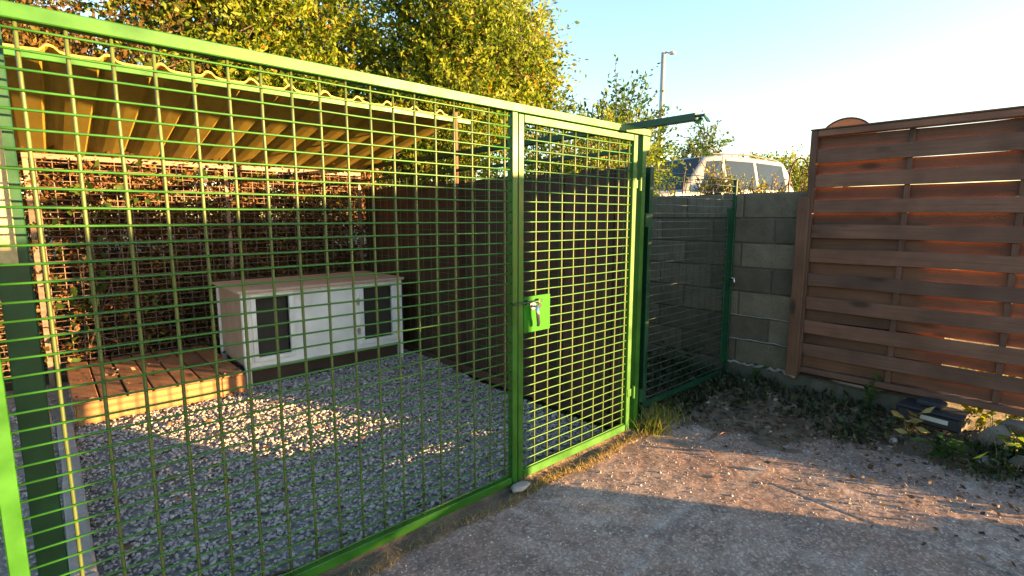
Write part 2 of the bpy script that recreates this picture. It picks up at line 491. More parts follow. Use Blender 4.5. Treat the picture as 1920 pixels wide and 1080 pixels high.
# ------------------------------------------------------------------ terrain, yard, pen floor
def terrain_z(X, Y):
    X = np.asarray(X, float); Y = np.asarray(Y, float)
    t1 = sstep(2.7, 4.4, X) * sstep(-0.9, 0.5, Y)
    t2 = sstep(4.1, 6.5, Y)
    far = sstep(30, 80, np.hypot(X, Y))
    t = np.maximum(t1, t2 * 0.8) * (1 - 0.3 * far)
    yard = (X < 2.45) & (Y < 4.0)
    r = np.where(yard, 0.0, vnoise(X, Y, 1.3) * 0.10 + vnoise(X, Y, 0.2) * 0.12 * (t > 0.3))
    return -0.12 + 1.28 * t + r * np.clip(np.maximum(t, sstep(2.5, 3.2, X) * 0.5), 0, 1)
gx = np.unique(np.concatenate([np.linspace(-900, -60, 16), np.linspace(-60, -6, 14), np.linspace(-6, 14, 70), np.linspace(14, 60, 20), np.linspace(60, 900, 16)]))
gy = np.unique(np.concatenate([np.linspace(-900, -60, 16), np.linspace(-60, -8, 14), np.linspace(-8, 12, 70), np.linspace(12, 60, 20), np.linspace(60, 900, 16)]))
link('ground', grid_mesh('ground', gx, gy, terrain_z, M['ground']), kind='structure')

def yard_z(X, Y):
    z = vnoise(X, Y, 1.1) * 0.010 + vnoise(X + 9, Y, 5) * 0.003 + vnoise(X, Y + 5, 22) * 0.0016 + vnoise(X + 3, Y, 55) * 0.0016
    crack = np.exp(-((X - 1.005 - vnoise(Y, Y * 0 + 2, 3) * 0.03) / 0.007) ** 2) * sstep(-0.85, -1.1, Y)
    edge = sstep(-0.10, -0.06, Y)
    return z - 0.014 * crack - 0.03 * edge
yx = np.unique(np.concatenate([np.linspace(-7, -1.6, 20), np.linspace(-1.6, 2.40, 330), np.linspace(0.97, 1.04, 20)]))
yy = np.unique(np.concatenate([np.linspace(-9, -2.4, 24), np.linspace(-2.4, -0.05, 200)]))
link('concrete_yard', grid_mesh('concrete_yard', yx, yy, yard_z, M['yard']), kind='structure')

# soil strip under the fence and up the corridor along the block wall
def strip_z(X, Y):
    return 0.006 + vnoise(X, Y, 9) * 0.022 + vnoise(X, Y, 30) * 0.012 - 0.02 * sstep(-0.10, -0.15, Y) + 0.022 * np.exp(-((Y - 0.006) / 0.016) ** 2) - 0.08 * sstep(0.018, 0.04, Y)  # narrow ridge added under the gate rail to block light
link('soil_strip', grid_mesh('soil_strip', np.linspace(-3.2, 2.5, 260), np.linspace(-0.15, 0.04, 16), strip_z, M['soil']), kind='structure')
def corr_z(X, Y):
    return 0.0 + vnoise(X, Y, 5) * 0.04 + vnoise(X, Y, 17) * 0.03
link('corridor_soil', grid_mesh('corridor_soil', np.linspace(1.12, 2.50, 50), np.linspace(0.04, 3.9, 100), corr_z, M['soil']), kind='structure')
def bank_z(X, Y):
    return -0.02 + 0.085 * sstep(1.5, 2.45, X + 0.45 * np.maximum(Y + 0.9, -0.8)) + 0.10 * sstep(-1.9, -2.2, Y) * sstep(2.25, 2.45, X) * sstep(-3.3, -3.0, Y) + vnoise(X, Y, 6) * 0.045 + vnoise(X, Y, 20) * 0.025  # hump beyond the panel end, out of view, added to cast low shadow
link('soil_bank', grid_mesh('soil_bank', np.linspace(1.35, 2.52, 70), np.linspace(-3.3, -0.13, 160), bank_z, M['soil']), kind='structure')
def pen_z(Y): return -0.062 * (1 - sstep(1.35, 2.35, Y))      # the gravel lies lower near the fence
link('gravel_bed', grid_mesh('gravel_bed', np.linspace(-4.5, 1.06, 40), np.linspace(0.03, 3.9, 60), lambda X, Y: -0.012 + pen_z(Y) + vnoise(X, Y, 4) * 0.01, M['gravelbed']), kind='structure')

# gravel stones
_ico_v = []
ph = (1 + 5 ** .5) / 2
for s1 in (-1, 1):
    for s2 in (-1, 1):
        _ico_v += [(0, s1, s2 * ph), (s1, s2 * ph, 0), (s2 * ph, 0, s1)]
_ico_v = np.array(_ico_v) / math.hypot(1, ph)
_D = np.linalg.norm(_ico_v[:, None] - _ico_v[None], axis=2)
_eq = _D[_D > 0.1].min() * 1.05
_ico_f = []
for i in range(12):
    for j in range(i + 1, 12):
        for k in range(j + 1, 12):
            if _D[i, j] < _eq and _D[j, k] < _eq and _D[i, k] < _eq:
                nrm = np.cross(_ico_v[j] - _ico_v[i], _ico_v[k] - _ico_v[i])
                _ico_f.append((i, j, k) if nrm @ _ico_v[i] > 0 else (i, k, j))
_ico_f = np.array(_ico_f)

def stones(pos, size, flat=0.6):
    n = len(pos)
    dirs = _ico_v[None] * rng.uniform(0.72, 1.2, (n, 12, 1))
    sc = np.stack([rng.uniform(0.8, 1.25, n), rng.uniform(0.65, 1.0, n), rng.uniform(flat * 0.7, flat * 1.2, n)], -1)
    V = dirs * sc[:, None, :] * (size / 2)[:, None, None]
    an = rng.uniform(0, 2 * PI, n); ti = rng.normal(0, 0.35, n)
    ca, sa, ct, st = np.cos(an), np.sin(an), np.cos(ti), np.sin(ti)
    x, y, z = V[..., 0], V[..., 1], V[..., 2]
    x, z = x * ct[:, None] - z * st[:, None], x * st[:, None] + z * ct[:, None]
    x, y = x * ca[:, None] - y * sa[:, None], x * sa[:, None] + y * ca[:, None]
    V = np.stack([x, y, z], -1) + pos[:, None, :]
    F = _ico_f[None] + (np.arange(n) * 12)[:, None, None]
    return V.reshape(-1, 3), F.reshape(-1, 3)
n = 33000
P = np.stack([rng.uniform(-1.685, 1.03, n), rng.uniform(0.03, 3.75, n), rng.uniform(-0.004, 0.012, n)], -1)
P[:, 2] += pen_z(P[:, 1])
n2_ = 3200
P2 = np.stack([rng.uniform(-2.6, -1.78, n2_), rng.uniform(0.03, 3.4, n2_), rng.uniform(-0.004, 0.01, n2_)], -1)
P2[:, 2] += pen_z(P2[:, 1])
P = np.concatenate([P, P2])
sz = np.clip(rng.lognormal(math.log(0.0175), 0.34, len(P)), 0.008, 0.046)
V, F = stones(P, sz)
tint = np.repeat(np.clip(rng.beta(3.2, 2.4, len(P)), 0, 1), 12)
link('gravel', mesh_np('gravel', V, F, M['gravel'], tint), kind='stuff')

# ------------------------------------------------------------------ leaf helpers
def unit(v):
    return v / np.maximum(np.linalg.norm(v, axis=-1, keepdims=True), 1e-9)

def leaf_arrays(pos, d, L_, W_, fold=0.18):
    """one folded leaf of two triangles at each pos, pointing along d"""
    n = len(pos)
    r = rng.normal(size=(n, 3)); s_ = unit(np.cross(d, r)); nn = unit(np.cross(s_, d))
    L_ = L_[:, None]; W_ = W_[:, None]
    a0 = pos
    b0 = pos + d * L_ * 0.45 + s_ * W_ * 0.5 + nn * W_ * fold
    c0 = pos + d * L_
    e0 = pos + d * L_ * 0.45 - s_ * W_ * 0.5 + nn * W_ * fold
    V = np.stack([a0, b0, c0, e0], 1).reshape(-1, 3)
    i = np.arange(n) * 4
    F = np.concatenate([np.stack([i, i + 1, i + 2], -1), np.stack([i, i + 2, i + 3], -1)])
    return V, F

def twig_cloud(starts, dirs, lengths, per, leaf, width_ratio=0.5, droop=0.25, tint_base=None):
    """leaves set along arching twigs; returns V, F, tint"""
    m = len(starts)
    t = np.linspace(0.08, 1.0, per)[None, :, None] + rng.uniform(-0.03, 0.03, (m, per, 1))
    st = starts[:, None, :]; di = dirs[:, None, :]; le = lengths[:, None, None]
    pos = st + di * t * le
    pos[..., 2] -= (droop * (t ** 2) * le)[..., 0]
    pos += rng.normal(0, 0.012, pos.shape)
    ld = unit(di * 0.7 + rng.normal(0, 0.75, (m, per, 3)) + np.array([0, 0, -0.1]))
    pos = pos.reshape(-1, 3); ld = ld.reshape(-1, 3)
    n = len(pos)
    LL = leaf * rng.uniform(0.65, 1.3, n)
    V, F = leaf_arrays(pos, ld, LL, LL * width_ratio * rng.uniform(0.8, 1.2, n))
    tb = rng.uniform(0.15, 0.85, m) if tint_base is None else tint_base
    tv = np.clip(np.repeat(tb, per) + rng.normal(0, 0.16, n), 0, 1)
    return V, F, np.repeat(tv, 4)

def crown_points(lobes, n, shell=0.55):
    """points with outward directions in a union of ellipsoids (cx,cy,cz,rx,ry,rz)"""
    lob = np.array(lobes, float)
    vol = lob[:, 3] * lob[:, 4] * lob[:, 5]
    pick = rng.choice(len(lob), n, p=vol / vol.sum())
    u = unit(rng.normal(size=(n, 3)))
    r = shell + (1 - shell) * rng.random(n) ** 0.6
    bump = 1 + 0.16 * np.sin(u[:, 0] * 7 + pick) * np.cos(u[:, 1] * 6 + pick * 2) + rng.normal(0, 0.05, n)
    c = lob[pick]
    p = c[:, :3] + u * c[:, 3:] * (r * bump)[:, None]
    return p, u

def sub_lobes(c, R, n, rr, seed_):
    r_ = np.random.default_rng(seed_)
    out = []
    for _ in range(n):
        u = unit(r_.normal(size=3)); q = r_.uniform(0.35, 0.95)
        s = rr * r_.uniform(0.7, 1.25)
        out.append((c[0] + u[0] * R[0] * q, c[1] + u[1] * R[1] * q, c[2] + u[2] * R[2] * q, s, s, s * 0.85))
    return out

def make_tree(name, label, cat, base, lobes, n_twigs, per, leaf, lm, trunk_r, tw=(0.35, 0.65), droop=0.25, group=None, limbs=9, wr=0.5, shell=0.45, extra=None):
    t = thing(name, label, cat, base, group)
    b = np.array(base)
    p, u = crown_points(lobes, n_twigs, shell)
    d = unit(u * 0.8 + np.array([0, 0, 0.45]) + rng.normal(0, 0.4, u.shape))
    ln = rng.uniform(tw[0], tw[1], n_twigs)
    if extra is not None:
        p = np.concatenate([p, extra[0]]); d = np.concatenate([d, extra[1]]); ln = np.concatenate([ln, extra[2]])
    V, F, ti = twig_cloud(p - b, d, ln, per, leaf, wr, droop)
    link('crown', mesh_np('crown', V, F, lm, ti), t, (0, 0, 0))
    mb = MB()
    lob = np.array(lobes)
    top = lob[:, :3].mean(0)
    stem = [Vector((0, 0, -0.1))]
    H = top[2] - b[2]
    for k in range(1, 6):
        f = k / 5
        stem.append(Vector(((top[0] - b[0]) * f * f + random.uniform(-.06, .06), (top[1] - b[1]) * f * f + random.uniform(-.06, .06), H * f)))
    mb.tube(stem, [trunk_r * (1.25 - 1.0 * k / 5) for k in range(6)], 8)
    for k in range(min(limbs, len(lobes))):
        q = lobes[(k * 7) % len(lobes)]
        s0 = stem[1 + k % 4]
        e0 = Vector((q[0] - b[0], q[1] - b[1], q[2] - b[2]))
        mid = s0.lerp(e0, 0.5) + Vector((0, 0, 0.15))
        mb.tube([s0, mid, e0], [trunk_r * .5, trunk_r * .3, trunk_r * .12], 6)
    # twigs that show between the leaves
    for k in range(0, len(p), max(1, len(p) // 260)):
        s0 = Vector(p[k] - b); dd = Vector(d[k]); l0 = ln[k]
        mb.tube([s0 - dd * 0.25, s0 + dd * l0 * 0.5 - Vector((0, 0, droop * l0 * .25)), s0 + dd * l0 - Vector((0, 0, droop * l0))], [0.008, 0.005, 0.002], 4, False)
    link('trunk', mb.mesh('trunk', M['bark']), t, (0, 0, 0))
    return t

def blades(pos, h, w, lean, tintv, m_=3):
    """curved grass blades: m_ segments each"""
    n = len(pos)
    an = rng.uniform(0, 2 * PI, n)
    dirv = np.stack([np.cos(an), np.sin(an), np.zeros(n)], -1)
    sid = np.stack([-np.sin(an), np.cos(an), np.zeros(n)], -1)
    Vs = []
    for k in range(m_ + 1):
        f = k / m_
        c = pos + dirv * (lean * f * f)[:, None] + np.array([0, 0, 1.0]) * (h * (f - 0.25 * f * f * np.clip(lean / np.maximum(h, 1e-4), 0, 1)))[:, None]
        ww = (w * (1 - f * 0.92))[:, None] * 0.5
        Vs += [c - sid * ww, c + sid * ww]
    V = np.stack(Vs, 1).reshape(-1, 3)
    base = (np.arange(n) * (2 * (m_ + 1)))[:, None]
    F = np.concatenate([np.stack([base[:, 0] + 2 * k, base[:, 0] + 2 * k + 1, base[:, 0] + 2 * k + 3, base[:, 0] + 2 * k + 2], -1) for k in range(m_)])
    return V, F, np.repeat(tintv, 2 * (m_ + 1))

# ------------------------------------------------------------------ green mesh fence with gate
RH, RV = 0.0036, 0.0054
def wire_mesh(parent, xs, zs, x0, x1, z0, z1, y, m, rh=RH, rv=RV, axis='X'):
    """welded mesh: every wire a part; alike wires share a mesh.  axis: direction the panel runs"""
    def wob(p, q, seg, amp):
        """a wire that is not quite straight: bent a little, most at mid length"""
        out = []
        a1, a2, f1, f2 = [random.uniform(-amp, amp) for _ in range(2)] + [random.uniform(1, 3) for _ in range(2)]
        for k in range(seg + 1):
            t = k / seg
            m1 = a1 * math.sin(PI * f1 * t) + random.uniform(-amp, amp) * .25
            m2 = a2 * math.sin(PI * f2 * t)
            pt = Vector(p).lerp(Vector(q), t)
            if p[2] != q[2]: pt += Vector((m1, m2 * .3, 0)) if axis == 'X' else Vector((m2 * .3, m1, 0))
            else: pt += Vector((0, m2 * .3, m1)) if axis == 'X' else Vector((m2 * .3, 0, m1))
            out.append(pt)
        return out
    hp0, hp1 = ((x0, 0, 0), (x1, 0, 0)) if axis == 'X' else ((0, x0, 0), (0, x1, 0))
    hms = [MB().tube(wob(hp0, hp1, 12, 0.0018), rh, 6).mesh('wire_across', m, True) for _ in range(6)]
    vms = [MB().tube(wob((0, 0, z0), (0, 0, z1), 10, 0.0024), rv, 6).mesh('wire_upright', {M['green'].name: M['upright'], M['skygrey'].name: M['dkgreen']}.get(m.name, m), True) for _ in range(6)]
    pl = parent.location
    for z in zs:
        link('wire', random.choice(hms), parent, (-pl.x, y - rh - pl.y, z - pl.z) if axis == 'X' else (y - rh - pl.x, -pl.y, z - pl.z))
    for x in xs:
        link('wire', random.choice(vms), parent, (x - pl.x, y + rv * .8 - pl.y, -pl.z) if axis == 'X' else (y + rv * .8 - pl.x, x - pl.y, -pl.z))

fence = thing('mesh_fence_panel', 'long green welded mesh fence panel closing the front of the dog pen', 'fence', (-0.93, 0, 0))
part('post', MB().box(-1.884, -1.844, -0.020, 0.020, 0.012, 1.894), M['green'], fence)
part('post', MB().box(-0.038, -0.002, -0.018, 0.018, 0.012, 1.894), M['green'], fence)
part('top_rail', MB().box(-1.884, 1.120, -0.020, 0.020, 1.896, 1.936), M['green'], fence)
part('bottom_rail', MB().box(-1.842, -0.040, -0.018, 0.018, 0.020, 0.062), M['green'], fence)
wire_mesh(fence, [-0.07 - 0.098 * k for k in range(18)], [1.876 - 0.05 * k for k in range(37)], -1.844, -0.038, 0.055, 1.90, 0.0, M['green'])

fl = thing('mesh_fence_panel', 'second green mesh fence panel beside the pen, cut off at the left edge', 'fence', (-2.9, 0, 0))
part('post', MB().box(-1.944, -1.904, -0.020, 0.020, 0.0, 1.894), M['green'], fl)
part('post', MB().box(-3.925, -3.885, -0.020, 0.020, 0.0, 1.894), M['green'], fl)
part('top_rail', MB().box(-3.925, -1.888, -0.020, 0.020, 1.896, 1.936), M['green'], fl)
part('bottom_rail', MB().box(-3.883, -1.946, -0.018, 0.018, 0.020, 0.062), M['green'], fl)
wire_mesh(fl, [-2.01 - 0.098 * k for k in range(19)], [1.876 - 0.05 * k for k in range(37)], -3.885, -1.944, 0.055, 1.90, 0.0, M['green'])

gate = thing('mesh_gate', 'narrow green mesh gate with square lock plate at the corner of the pen', 'gate', (0.47, 0, 0))
part('stile', MB().box(0.002, 0.038, -0.018, 0.018, 0.030, 1.890), M['green'], gate)
part('stile', MB().box(0.946, 0.986, -0.018, 0.018, 0.030, 1.890), M['green'], gate)
part('top_rail', MB().box(0.040, 0.944, -0.018, 0.018, 1.852, 1.890), M['green'], gate)
part('bottom_rail', MB().box(0.040, 0.944, -0.018, 0.018, 0.030, 0.074), M['green'], gate)
wire_mesh(gate, [0.140 + 0.0985 * k for k in range(9)] + [0.925], [1.826 - 0.05 * k for k in range(36)], 0.038, 0.946, 0.06, 1.86, 0.0, M['green'])
lp = part('lock_plate', MB().box(0.041, 0.232, -0.0175, -0.0115, 0.812, 1.000, 0.002), M['plate'], gate)
part('lock_case', MB().box(0.045, 0.12, 0.0, 0.018, 0.83, 0.985), M['dkgreen'], gate)
hd = part('handle', MB().tube([(0.098, -0.018, 0.950), (0.098, -0.052, 0.950)], 0.008, 8).tube([(0.098, -0.052, 0.957), (0.104, -0.054, 0.905), (0.113, -0.050, 0.862), (0.112, -0.046, 0.846)], [0.011, 0.010, 0.010, 0.008], 8), M['steel'], gate, True)
part('rose', MB().tube([(0.098, -0.018, 0.950), (0.098, -0.024, 0.950)], 0.020, 14), M['steel'], hd)
part('keyhole', MB().tube([(0.150, -0.018, 0.945), (0.150, -0.0225, 0.945)], 0.012, 12).box(0.150, 0.166, -0.0222, -0.0178, 0.940, 0.949, 0.001), M['rubber'], gate)
part('bolt', MB().tube([(-0.045, -0.030, 0.972), (0.16, -0.030, 0.972)], 0.006, 8).box(0.044, 0.060, -0.036, -0.0178, 0.960, 0.984, 0.002).box(0.125, 0.140, -0.036, -0.0178, 0.960, 0.984, 0.002), M['dkgreen'], gate)
for z in (0.28, 1.60):
    part('hinge', MB().tube([(1.008, -0.026, z - 0.04), (1.008, -0.026, z + 0.04)], 0.011, 8).box(0.955, 1.006, -0.0215, -0.0185, z - 0.025, z + 0.025, 0.001), M['green'], gate)

cp = thing('corner_post', 'square green post that the narrow mesh gate hangs from', 'post', (1.055, 0, 0))
part('shaft', MB().box(1.034, 1.076, -0.021, 0.021, -0.02, 1.893), M['green'], cp)
part('bracket', MB().box(1.077, 1.118, -0.016, 0.016, 1.80, 1.893), M['green'], cp)
sp_ = thing('slim_post', 'slim dark green post between the pen corner and the second gate', 'post', (1.14, 0.06, 0))
part('shaft', MB().box(1.122, 1.158, 0.035, 0.071, -0.02, 1.893), M['dkgreen'], sp_)
part('cap', MB().box(1.118, 1.162, 0.031, 0.075, 1.894, 1.902), M['dkgreen'], sp_)

bm_ = thing('overhead_beam', 'dark green square beam running over the pen side and jutting out', 'beam', (1.07, 1.6, 1.94))
part('tube', MB().box(1.048, 1.090, -0.345, 3.80, 1.940, 1.982), M['dkgreen'], bm_)
part('end_bracket', MB().box(1.057, 1.080, -0.40, -0.346, 1.958, 1.972).prism([(-0.372, 1.957), (-0.345, 1.925), (-0.352, 1.921), (-0.378, 1.950)], 'X', 1.050, 1.088).prism([(-0.395, 1.957), (-0.415, 1.925), (-0.421, 1.929), (-0.401, 1.957)], 'X', 1.050, 1.088), M['dkgreen'], bm_)

# second gate across the corridor
g2 = thing('mesh_gate', 'low dark green mesh gate between the pen corner and the block wall', 'gate', (1.83, 0.05, 0))
part('stile', MB().box(1.205, 1.247, 0.030, 0.070, 0.02, 1.72), M['dkgreen'], g2)
part('stile', MB().box(2.445, 2.470, 0.036, 0.064, 0.0, 1.70), M['dkgreen'], g2)
part('latch_panel', MB().box(2.345, 2.443, 0.044, 0.058, 0.20, 1.47), M['dkgreen'], g2)
wire_mesh(g2, [1.247 + 0.1 * k for k in range(1, 11)], [1.70 - 0.055 * k for k in range(29)], 1.245, 2.445, 0.14, 1.71, 0.05, M['skygrey'], 0.0030, 0.0016)
part('bottom_rail', MB().box(1.249, 2.343, 0.036, 0.064, 0.10, 0.13), M['dkgreen'], g2)
part('handle', MB().tube([(2.425, 0.044, 0.905), (2.425, 0.005, 0.905)], 0.006, 8).tube([(2.425, 0.005, 0.910), (2.436, 0.002, 0.84)], 0.008, 8), M['steel'], g2, True)
for z in (0.20, 1.38):
    part('hinge', MB().box(1.160, 1.204, 0.024, 0.046, z - 0.045, z + 0.045), M['dkgreen'], g2)

# ------------------------------------------------------------------ pen: back mesh, side boards, roof, kerb
bk = thing('mesh_fence_panel', 'grey wire mesh fence at the back of the pen under the roof', 'fence', (-0.3, 3.78, 0))
part('top_rail', MB().box(-1.80, 1.04, 3.76, 3.80, 1.862, 1.905), M['pinkwire'], bk)
for x in (-1.78, -0.36, 1.02):
    part('post', MB().box(x - 0.018, x + 0.018, 3.762, 3.798, -0.02, 1.861), M['pinkwire'], bk)
wire_mesh(bk, [-1.72 + 0.1 * k for k in range(27) if abs(-1.72 + 0.1 * k + 0.36) > 0.03], [1.84 - 0.05 * k for k in range(36)], -1.80, 1.04, 0.03, 1.865, 3.775, M['pinkwire'], 0.0032, 0.0038)
bk2 = thing('mesh_fence_panel', 'wire mesh fence left of the pen with hedge behind', 'fence', (-3.2, 3.78, 0))
part('top_rail', MB().box(-4.6, -1.84, 3.76, 3.80, 1.862, 1.905), M['pinkwire'], bk2)
part('post', MB().box(-3.22, -3.18, 3.762, 3.798, -0.02, 1.861), M['pinkwire'], bk2)
wire_mesh(bk2, [-1.9 - 0.1 * k for k in range(27)], [1.84 - 0.05 * k for k in range(36)], -4.6, -1.84, 0.03, 1.865, 3.775, M['pinkwire'], 0.0032, 0.0038)

bw = thing('board_fence', 'dark brown board fence along the right side of the pen', 'fence', (1.09, 1.9, 0))
bwid = 0.148
nb = 25
for k in range(nb):
    y0 = 0.075 + k * bwid
    h_ = 1.715 + random.uniform(-0.012, 0.012)
    dx = random.uniform(-0.003, 0.003)
    part('plank', MB().box(1.085 + dx, 1.105 + dx, y0, y0 + bwid - random.uniform(0.003, 0.007), 0.03, h_), M['brown'], bw)
for z in (0.35, 1.35):
    part('rail', MB().box(1.110, 1.116, 0.08, 3.76, z, z + 0.09), M['brown'], bw)
part('base_board', MB().box(1.030, 1.062, 0.14, 3.70, -0.02, 0.055), M['kbase'], bw)
sm = thing('side_mesh', 'green wire mesh panel standing in front of the brown board fence', 'fence', (1.05, 1.9, 0))
part('top_rail', MB().box(1.044, 1.070, 0.04, 3.74, 1.80, 1.825), M['dkgreen'], sm)
wire_mesh(sm, [0.12 + 0.14 * k for k in range(26)], [1.78 - 0.1 * k for k in range(17)], 0.04, 3.74, 0.06, 1.80, 1.050, M['green'], 0.0022, 0.0032, 'Y')

# roof sheet sloping down to the back: stepped profile with rounded ribs
RF = 1.92
RS = (2.262 - 1.912) / (3.84 - RF)
def roof_z(y): return 2.262 - (y - RF) * RS
def roof_sheet(x0, nrib, pitch=0.25):
    prof = []
    for k in range(nrib):
        b0 = x0 + k * pitch
        prof += [(b0, 0.032), (b0 + 0.016, 0.036), (b0 + 0.034, 0.031), (b0 + 0.056, 0.009), (b0 + 0.085, 0.002), (b0 + 0.15, 0.0), (b0 + 0.222, 0.004), (b0 + 0.240, 0.018)]
    prof.append((x0 + nrib * pitch, 0.032))
    th = 0.013
    ys = np.linspace(RF, 3.86, 9)
    V = []; F = []
    n_ = len(prof)
    for y in ys:
        for (x, z) in prof: V.append((x, y, roof_z(y) + z + th))
    nt_ = len(V)
    for y in ys:
        for (x, z) in prof: V.append((x, y, roof_z(y) + z))
    for j in range(len(ys) - 1):
        for i in range(n_ - 1):
            a_ = j * n_ + i
            F.append((a_, a_ + 1, a_ + n_ + 1, a_ + n_))
            c_ = nt_ + a_
            F.append((c_, c_ + n_, c_ + n_ + 1, c_ + 1))
    for i in range(n_ - 1):
        F.append((nt_ + i, nt_ + i + 1, i + 1, i))
        l_ = (len(ys) - 1) * n_
        F.append((l_ + i, l_ + i + 1, nt_ + l_ + i + 1, nt_ + l_ + i))
    for j in range(len(ys) - 1):
        for i in (0, n_ - 1):
            a_ = j * n_ + i
            F.append((a_, a_ + n_, nt_ + a_ + n_, nt_ + a_))
    return MB().add(V, F)
rf = thing('pen_roof', 'ochre ribbed sheet roof sloping back over the kennel corner', 'roof', (-0.5, 2.6, 2.05))
xr = 1.12
for k in range(3):
    nr = 5
    x1_ = xr - k * nr * 0.25
    o = part('roof_sheet', roof_sheet(x1_ - nr * 0.25, nr), M['roof'], rf)
    o.location.z += 0.0
    if k: o.location.z += 0.002 * k
part('front_rail', MB().box(-3.0, 1.20, 1.880, 1.917, 2.217, 2.258), M['green'], rf)
fp = thing('roof_post', 'rusty brown steel post holding up the right end of the roof rail', 'post', (1.02, 1.82, 0))
part('shaft', MB().box(1.000, 1.030, 1.862, 1.896, -0.02, 2.30), M['rust'], fp)
part('foot_plate', MB().box(0.97, 1.029, 1.84, 1.92, 0.0, 0.014), M['rust'], fp)

lpst = thing('roof_post', 'thick dark green post just inside the fence at the left', 'post', (-1.80, 0.31, 0))
part('shaft', MB().box(-1.842, -1.768, 0.27, 0.345, -0.10, 2.10), M['dkgreen'], lpst)
part('foot_plate', MB().box(-1.875, -1.740, 0.245, 0.38, -0.063, -0.048), M['dkgreen'], lpst)
ws = thing('windbreak_sheet', 'cream woven windbreak sheet hung beside the green post at left', 'sheet', (-2.3, 0.4, 1.3))
def _cloth():
    xs = np.linspace(-2.75, -1.792, 40); zs = np.linspace(1.27, 1.80, 20)
    X, Z = np.meshgrid(xs, zs)
    Y = 0.245 + 0.012 * np.sin(X * 9) * (1.8 - Z) + vnoise(X, Z, 6) * 0.02
    Z = Z + 0.02 * np.sin(X * 5) * (Z < 1.3)
    n_ = len(xs)
    V = np.concatenate([np.stack([X, Y, Z], -1).reshape(-1, 3), np.stack([X, Y + 0.004, Z], -1).reshape(-1, 3)])
    i, j = np.meshgrid(np.arange(n_ - 1), np.arange(len(zs) - 1)); a0 = (j * n_ + i).ravel(); o_ = X.size
    F = np.concatenate([np.stack([a0, a0 + 1, a0 + n_ + 1, a0 + n_], -1), np.stack([a0 + o_, a0 + n_ + o_, a0 + n_ + 1 + o_, a0 + 1 + o_], -1)])
    return mesh_np('cloth', V - np.array([-2.3, 0.4, 1.3]), F, M['sheet'], None, True)
link('cloth', _cloth(), ws, (0, 0, 0))
part('batten', MB().box(-2.76, -1.852, 0.270, 0.292, 1.79, 1.83), M['pinkwire'], ws)

kb = thing('kerb_edging', 'row of pale concrete edging stones along the left side of the gravel', 'kerb', (-1.73, 1.5, 0))
y = 0.06
k = 0
while y < 2.45:
    l_ = 0.50
    part('edging_stone', MB().box(-1.772 + random.uniform(-.004, .004), -1.692 + random.uniform(-.004, .004), y, y + l_ - 0.008, -0.12, 0.045 + random.uniform(-.006, .006), 0.008), M['kerb'], kb)
    y += l_

# ------------------------------------------------------------------ deck and kennel
dk = thing('wooden_deck', 'low wooden deck platform in the back left corner of the pen', 'deck', (-1.15, 3.1, 0))
x = -1.685
k = 0
while x < -0.66:
    w_ = 0.138
    part('board', MB().box(x, min(x + w_, -0.615), 2.50 + random.uniform(-.006, .006), 3.72, 0.155, 0.183 + random.uniform(-.002, .002), 0.004), M['deck'], dk)
    x += w_ + 0.012
part('front_skirt', MB().box(-1.670, -0.80, 2.516, 2.542, 0.0, 0.153, 0.004), M['deckx'], dk)
part('front_skirt', MB().box(-0.795, -0.625, 2.520, 2.546, 0.0, 0.150, 0.004), M['deck'], dk)
part('side_skirt', MB().box(-1.680, -1.672, 2.52, 3.70, 0.0, 0.150, 0.002), M['deck'], dk)
part('joist', MB().box(-1.67, -0.63, 3.2, 3.25, 0.02, 0.152), M['deck'], dk)

kn = thing('dog_kennel', 'white wooden dog kennel with two dark openings under a flat roof', 'kennel', (0.12, 3.0, 0))
KY = 2.62
part('roof', MB().box(-0.625, 0.875, 2.575, 3.42, 0.792, 0.815, 0.004), M['kroof'], kn)
# front board with two openings
fr = MB()
for (x0, x1, z0, z1) in ((-0.555, 0.815, 0.74, 0.790), (-0.555, 0.815, 0.165, 0.245), (-0.555, -0.49, 0.2452, 0.7398), (-0.223, 0.455, 0.2452, 0.7398), (0.752, 0.815, 0.2452, 0.7398)):
    fr.box(x0, x1, KY, KY + 0.018, z0, z1, 0.0005)
part('front_board', fr, M['white'], kn)
for (x0, x1, wd) in ((-0.49, -0.223, 0.036), (0.455, 0.752, 0.042)):
    f_ = MB()
    f_.box(x0 - wd, x1 + wd, KY - 0.012, KY - 0.001, 0.740, 0.740 + wd, 0.002).box(x0 - wd, x1 + wd, KY - 0.012, KY - 0.001, 0.245 - wd, 0.245, 0.002)
    f_.box(x0 - wd, x0, KY - 0.0125, KY - 0.0015, 0.2455, 0.7395, 0.002).box(x1, x1 + wd, KY - 0.0125, KY - 0.0015, 0.2455, 0.7395, 0.002)
    part('opening_frame', f_, M['white'], kn)
    part('dark_opening_panel', MB().box(x0 + 0.004, x1 - 0.004, KY + 0.040, KY + 0.046, 0.262, 0.738, 0.002), M['inside'], kn)  # dark panel set in the opening to stand for the unlit inside
for (x_, z_) in ((0.405, 0.62), (0.405, 0.34)):
    part('hinge', MB().box(x_ - .022, x_ + .004, KY - 0.0165, KY - 0.0128, z_ - .03, z_ + .03, 0.001).tube([(x_ - .009, KY - .018, z_ - .032), (x_ - .009, KY - .018, z_ + .032)], 0.004, 6), M['steel'], kn)
part('seam_strip', MB().box(0.128, 0.150, KY - 0.006, KY - 0.0005, 0.166, 0.789, 0.002), M['white'], kn)
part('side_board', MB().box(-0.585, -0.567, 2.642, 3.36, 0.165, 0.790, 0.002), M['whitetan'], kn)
part('side_board', MB().box(0.817, 0.835, 2.640, 3.36, 0.165, 0.790, 0.002), M['white'], kn)
part('back_board', MB().box(-0.565, 0.815, 3.342, 3.36, 0.165, 0.790, 0.002), M['white'], kn)
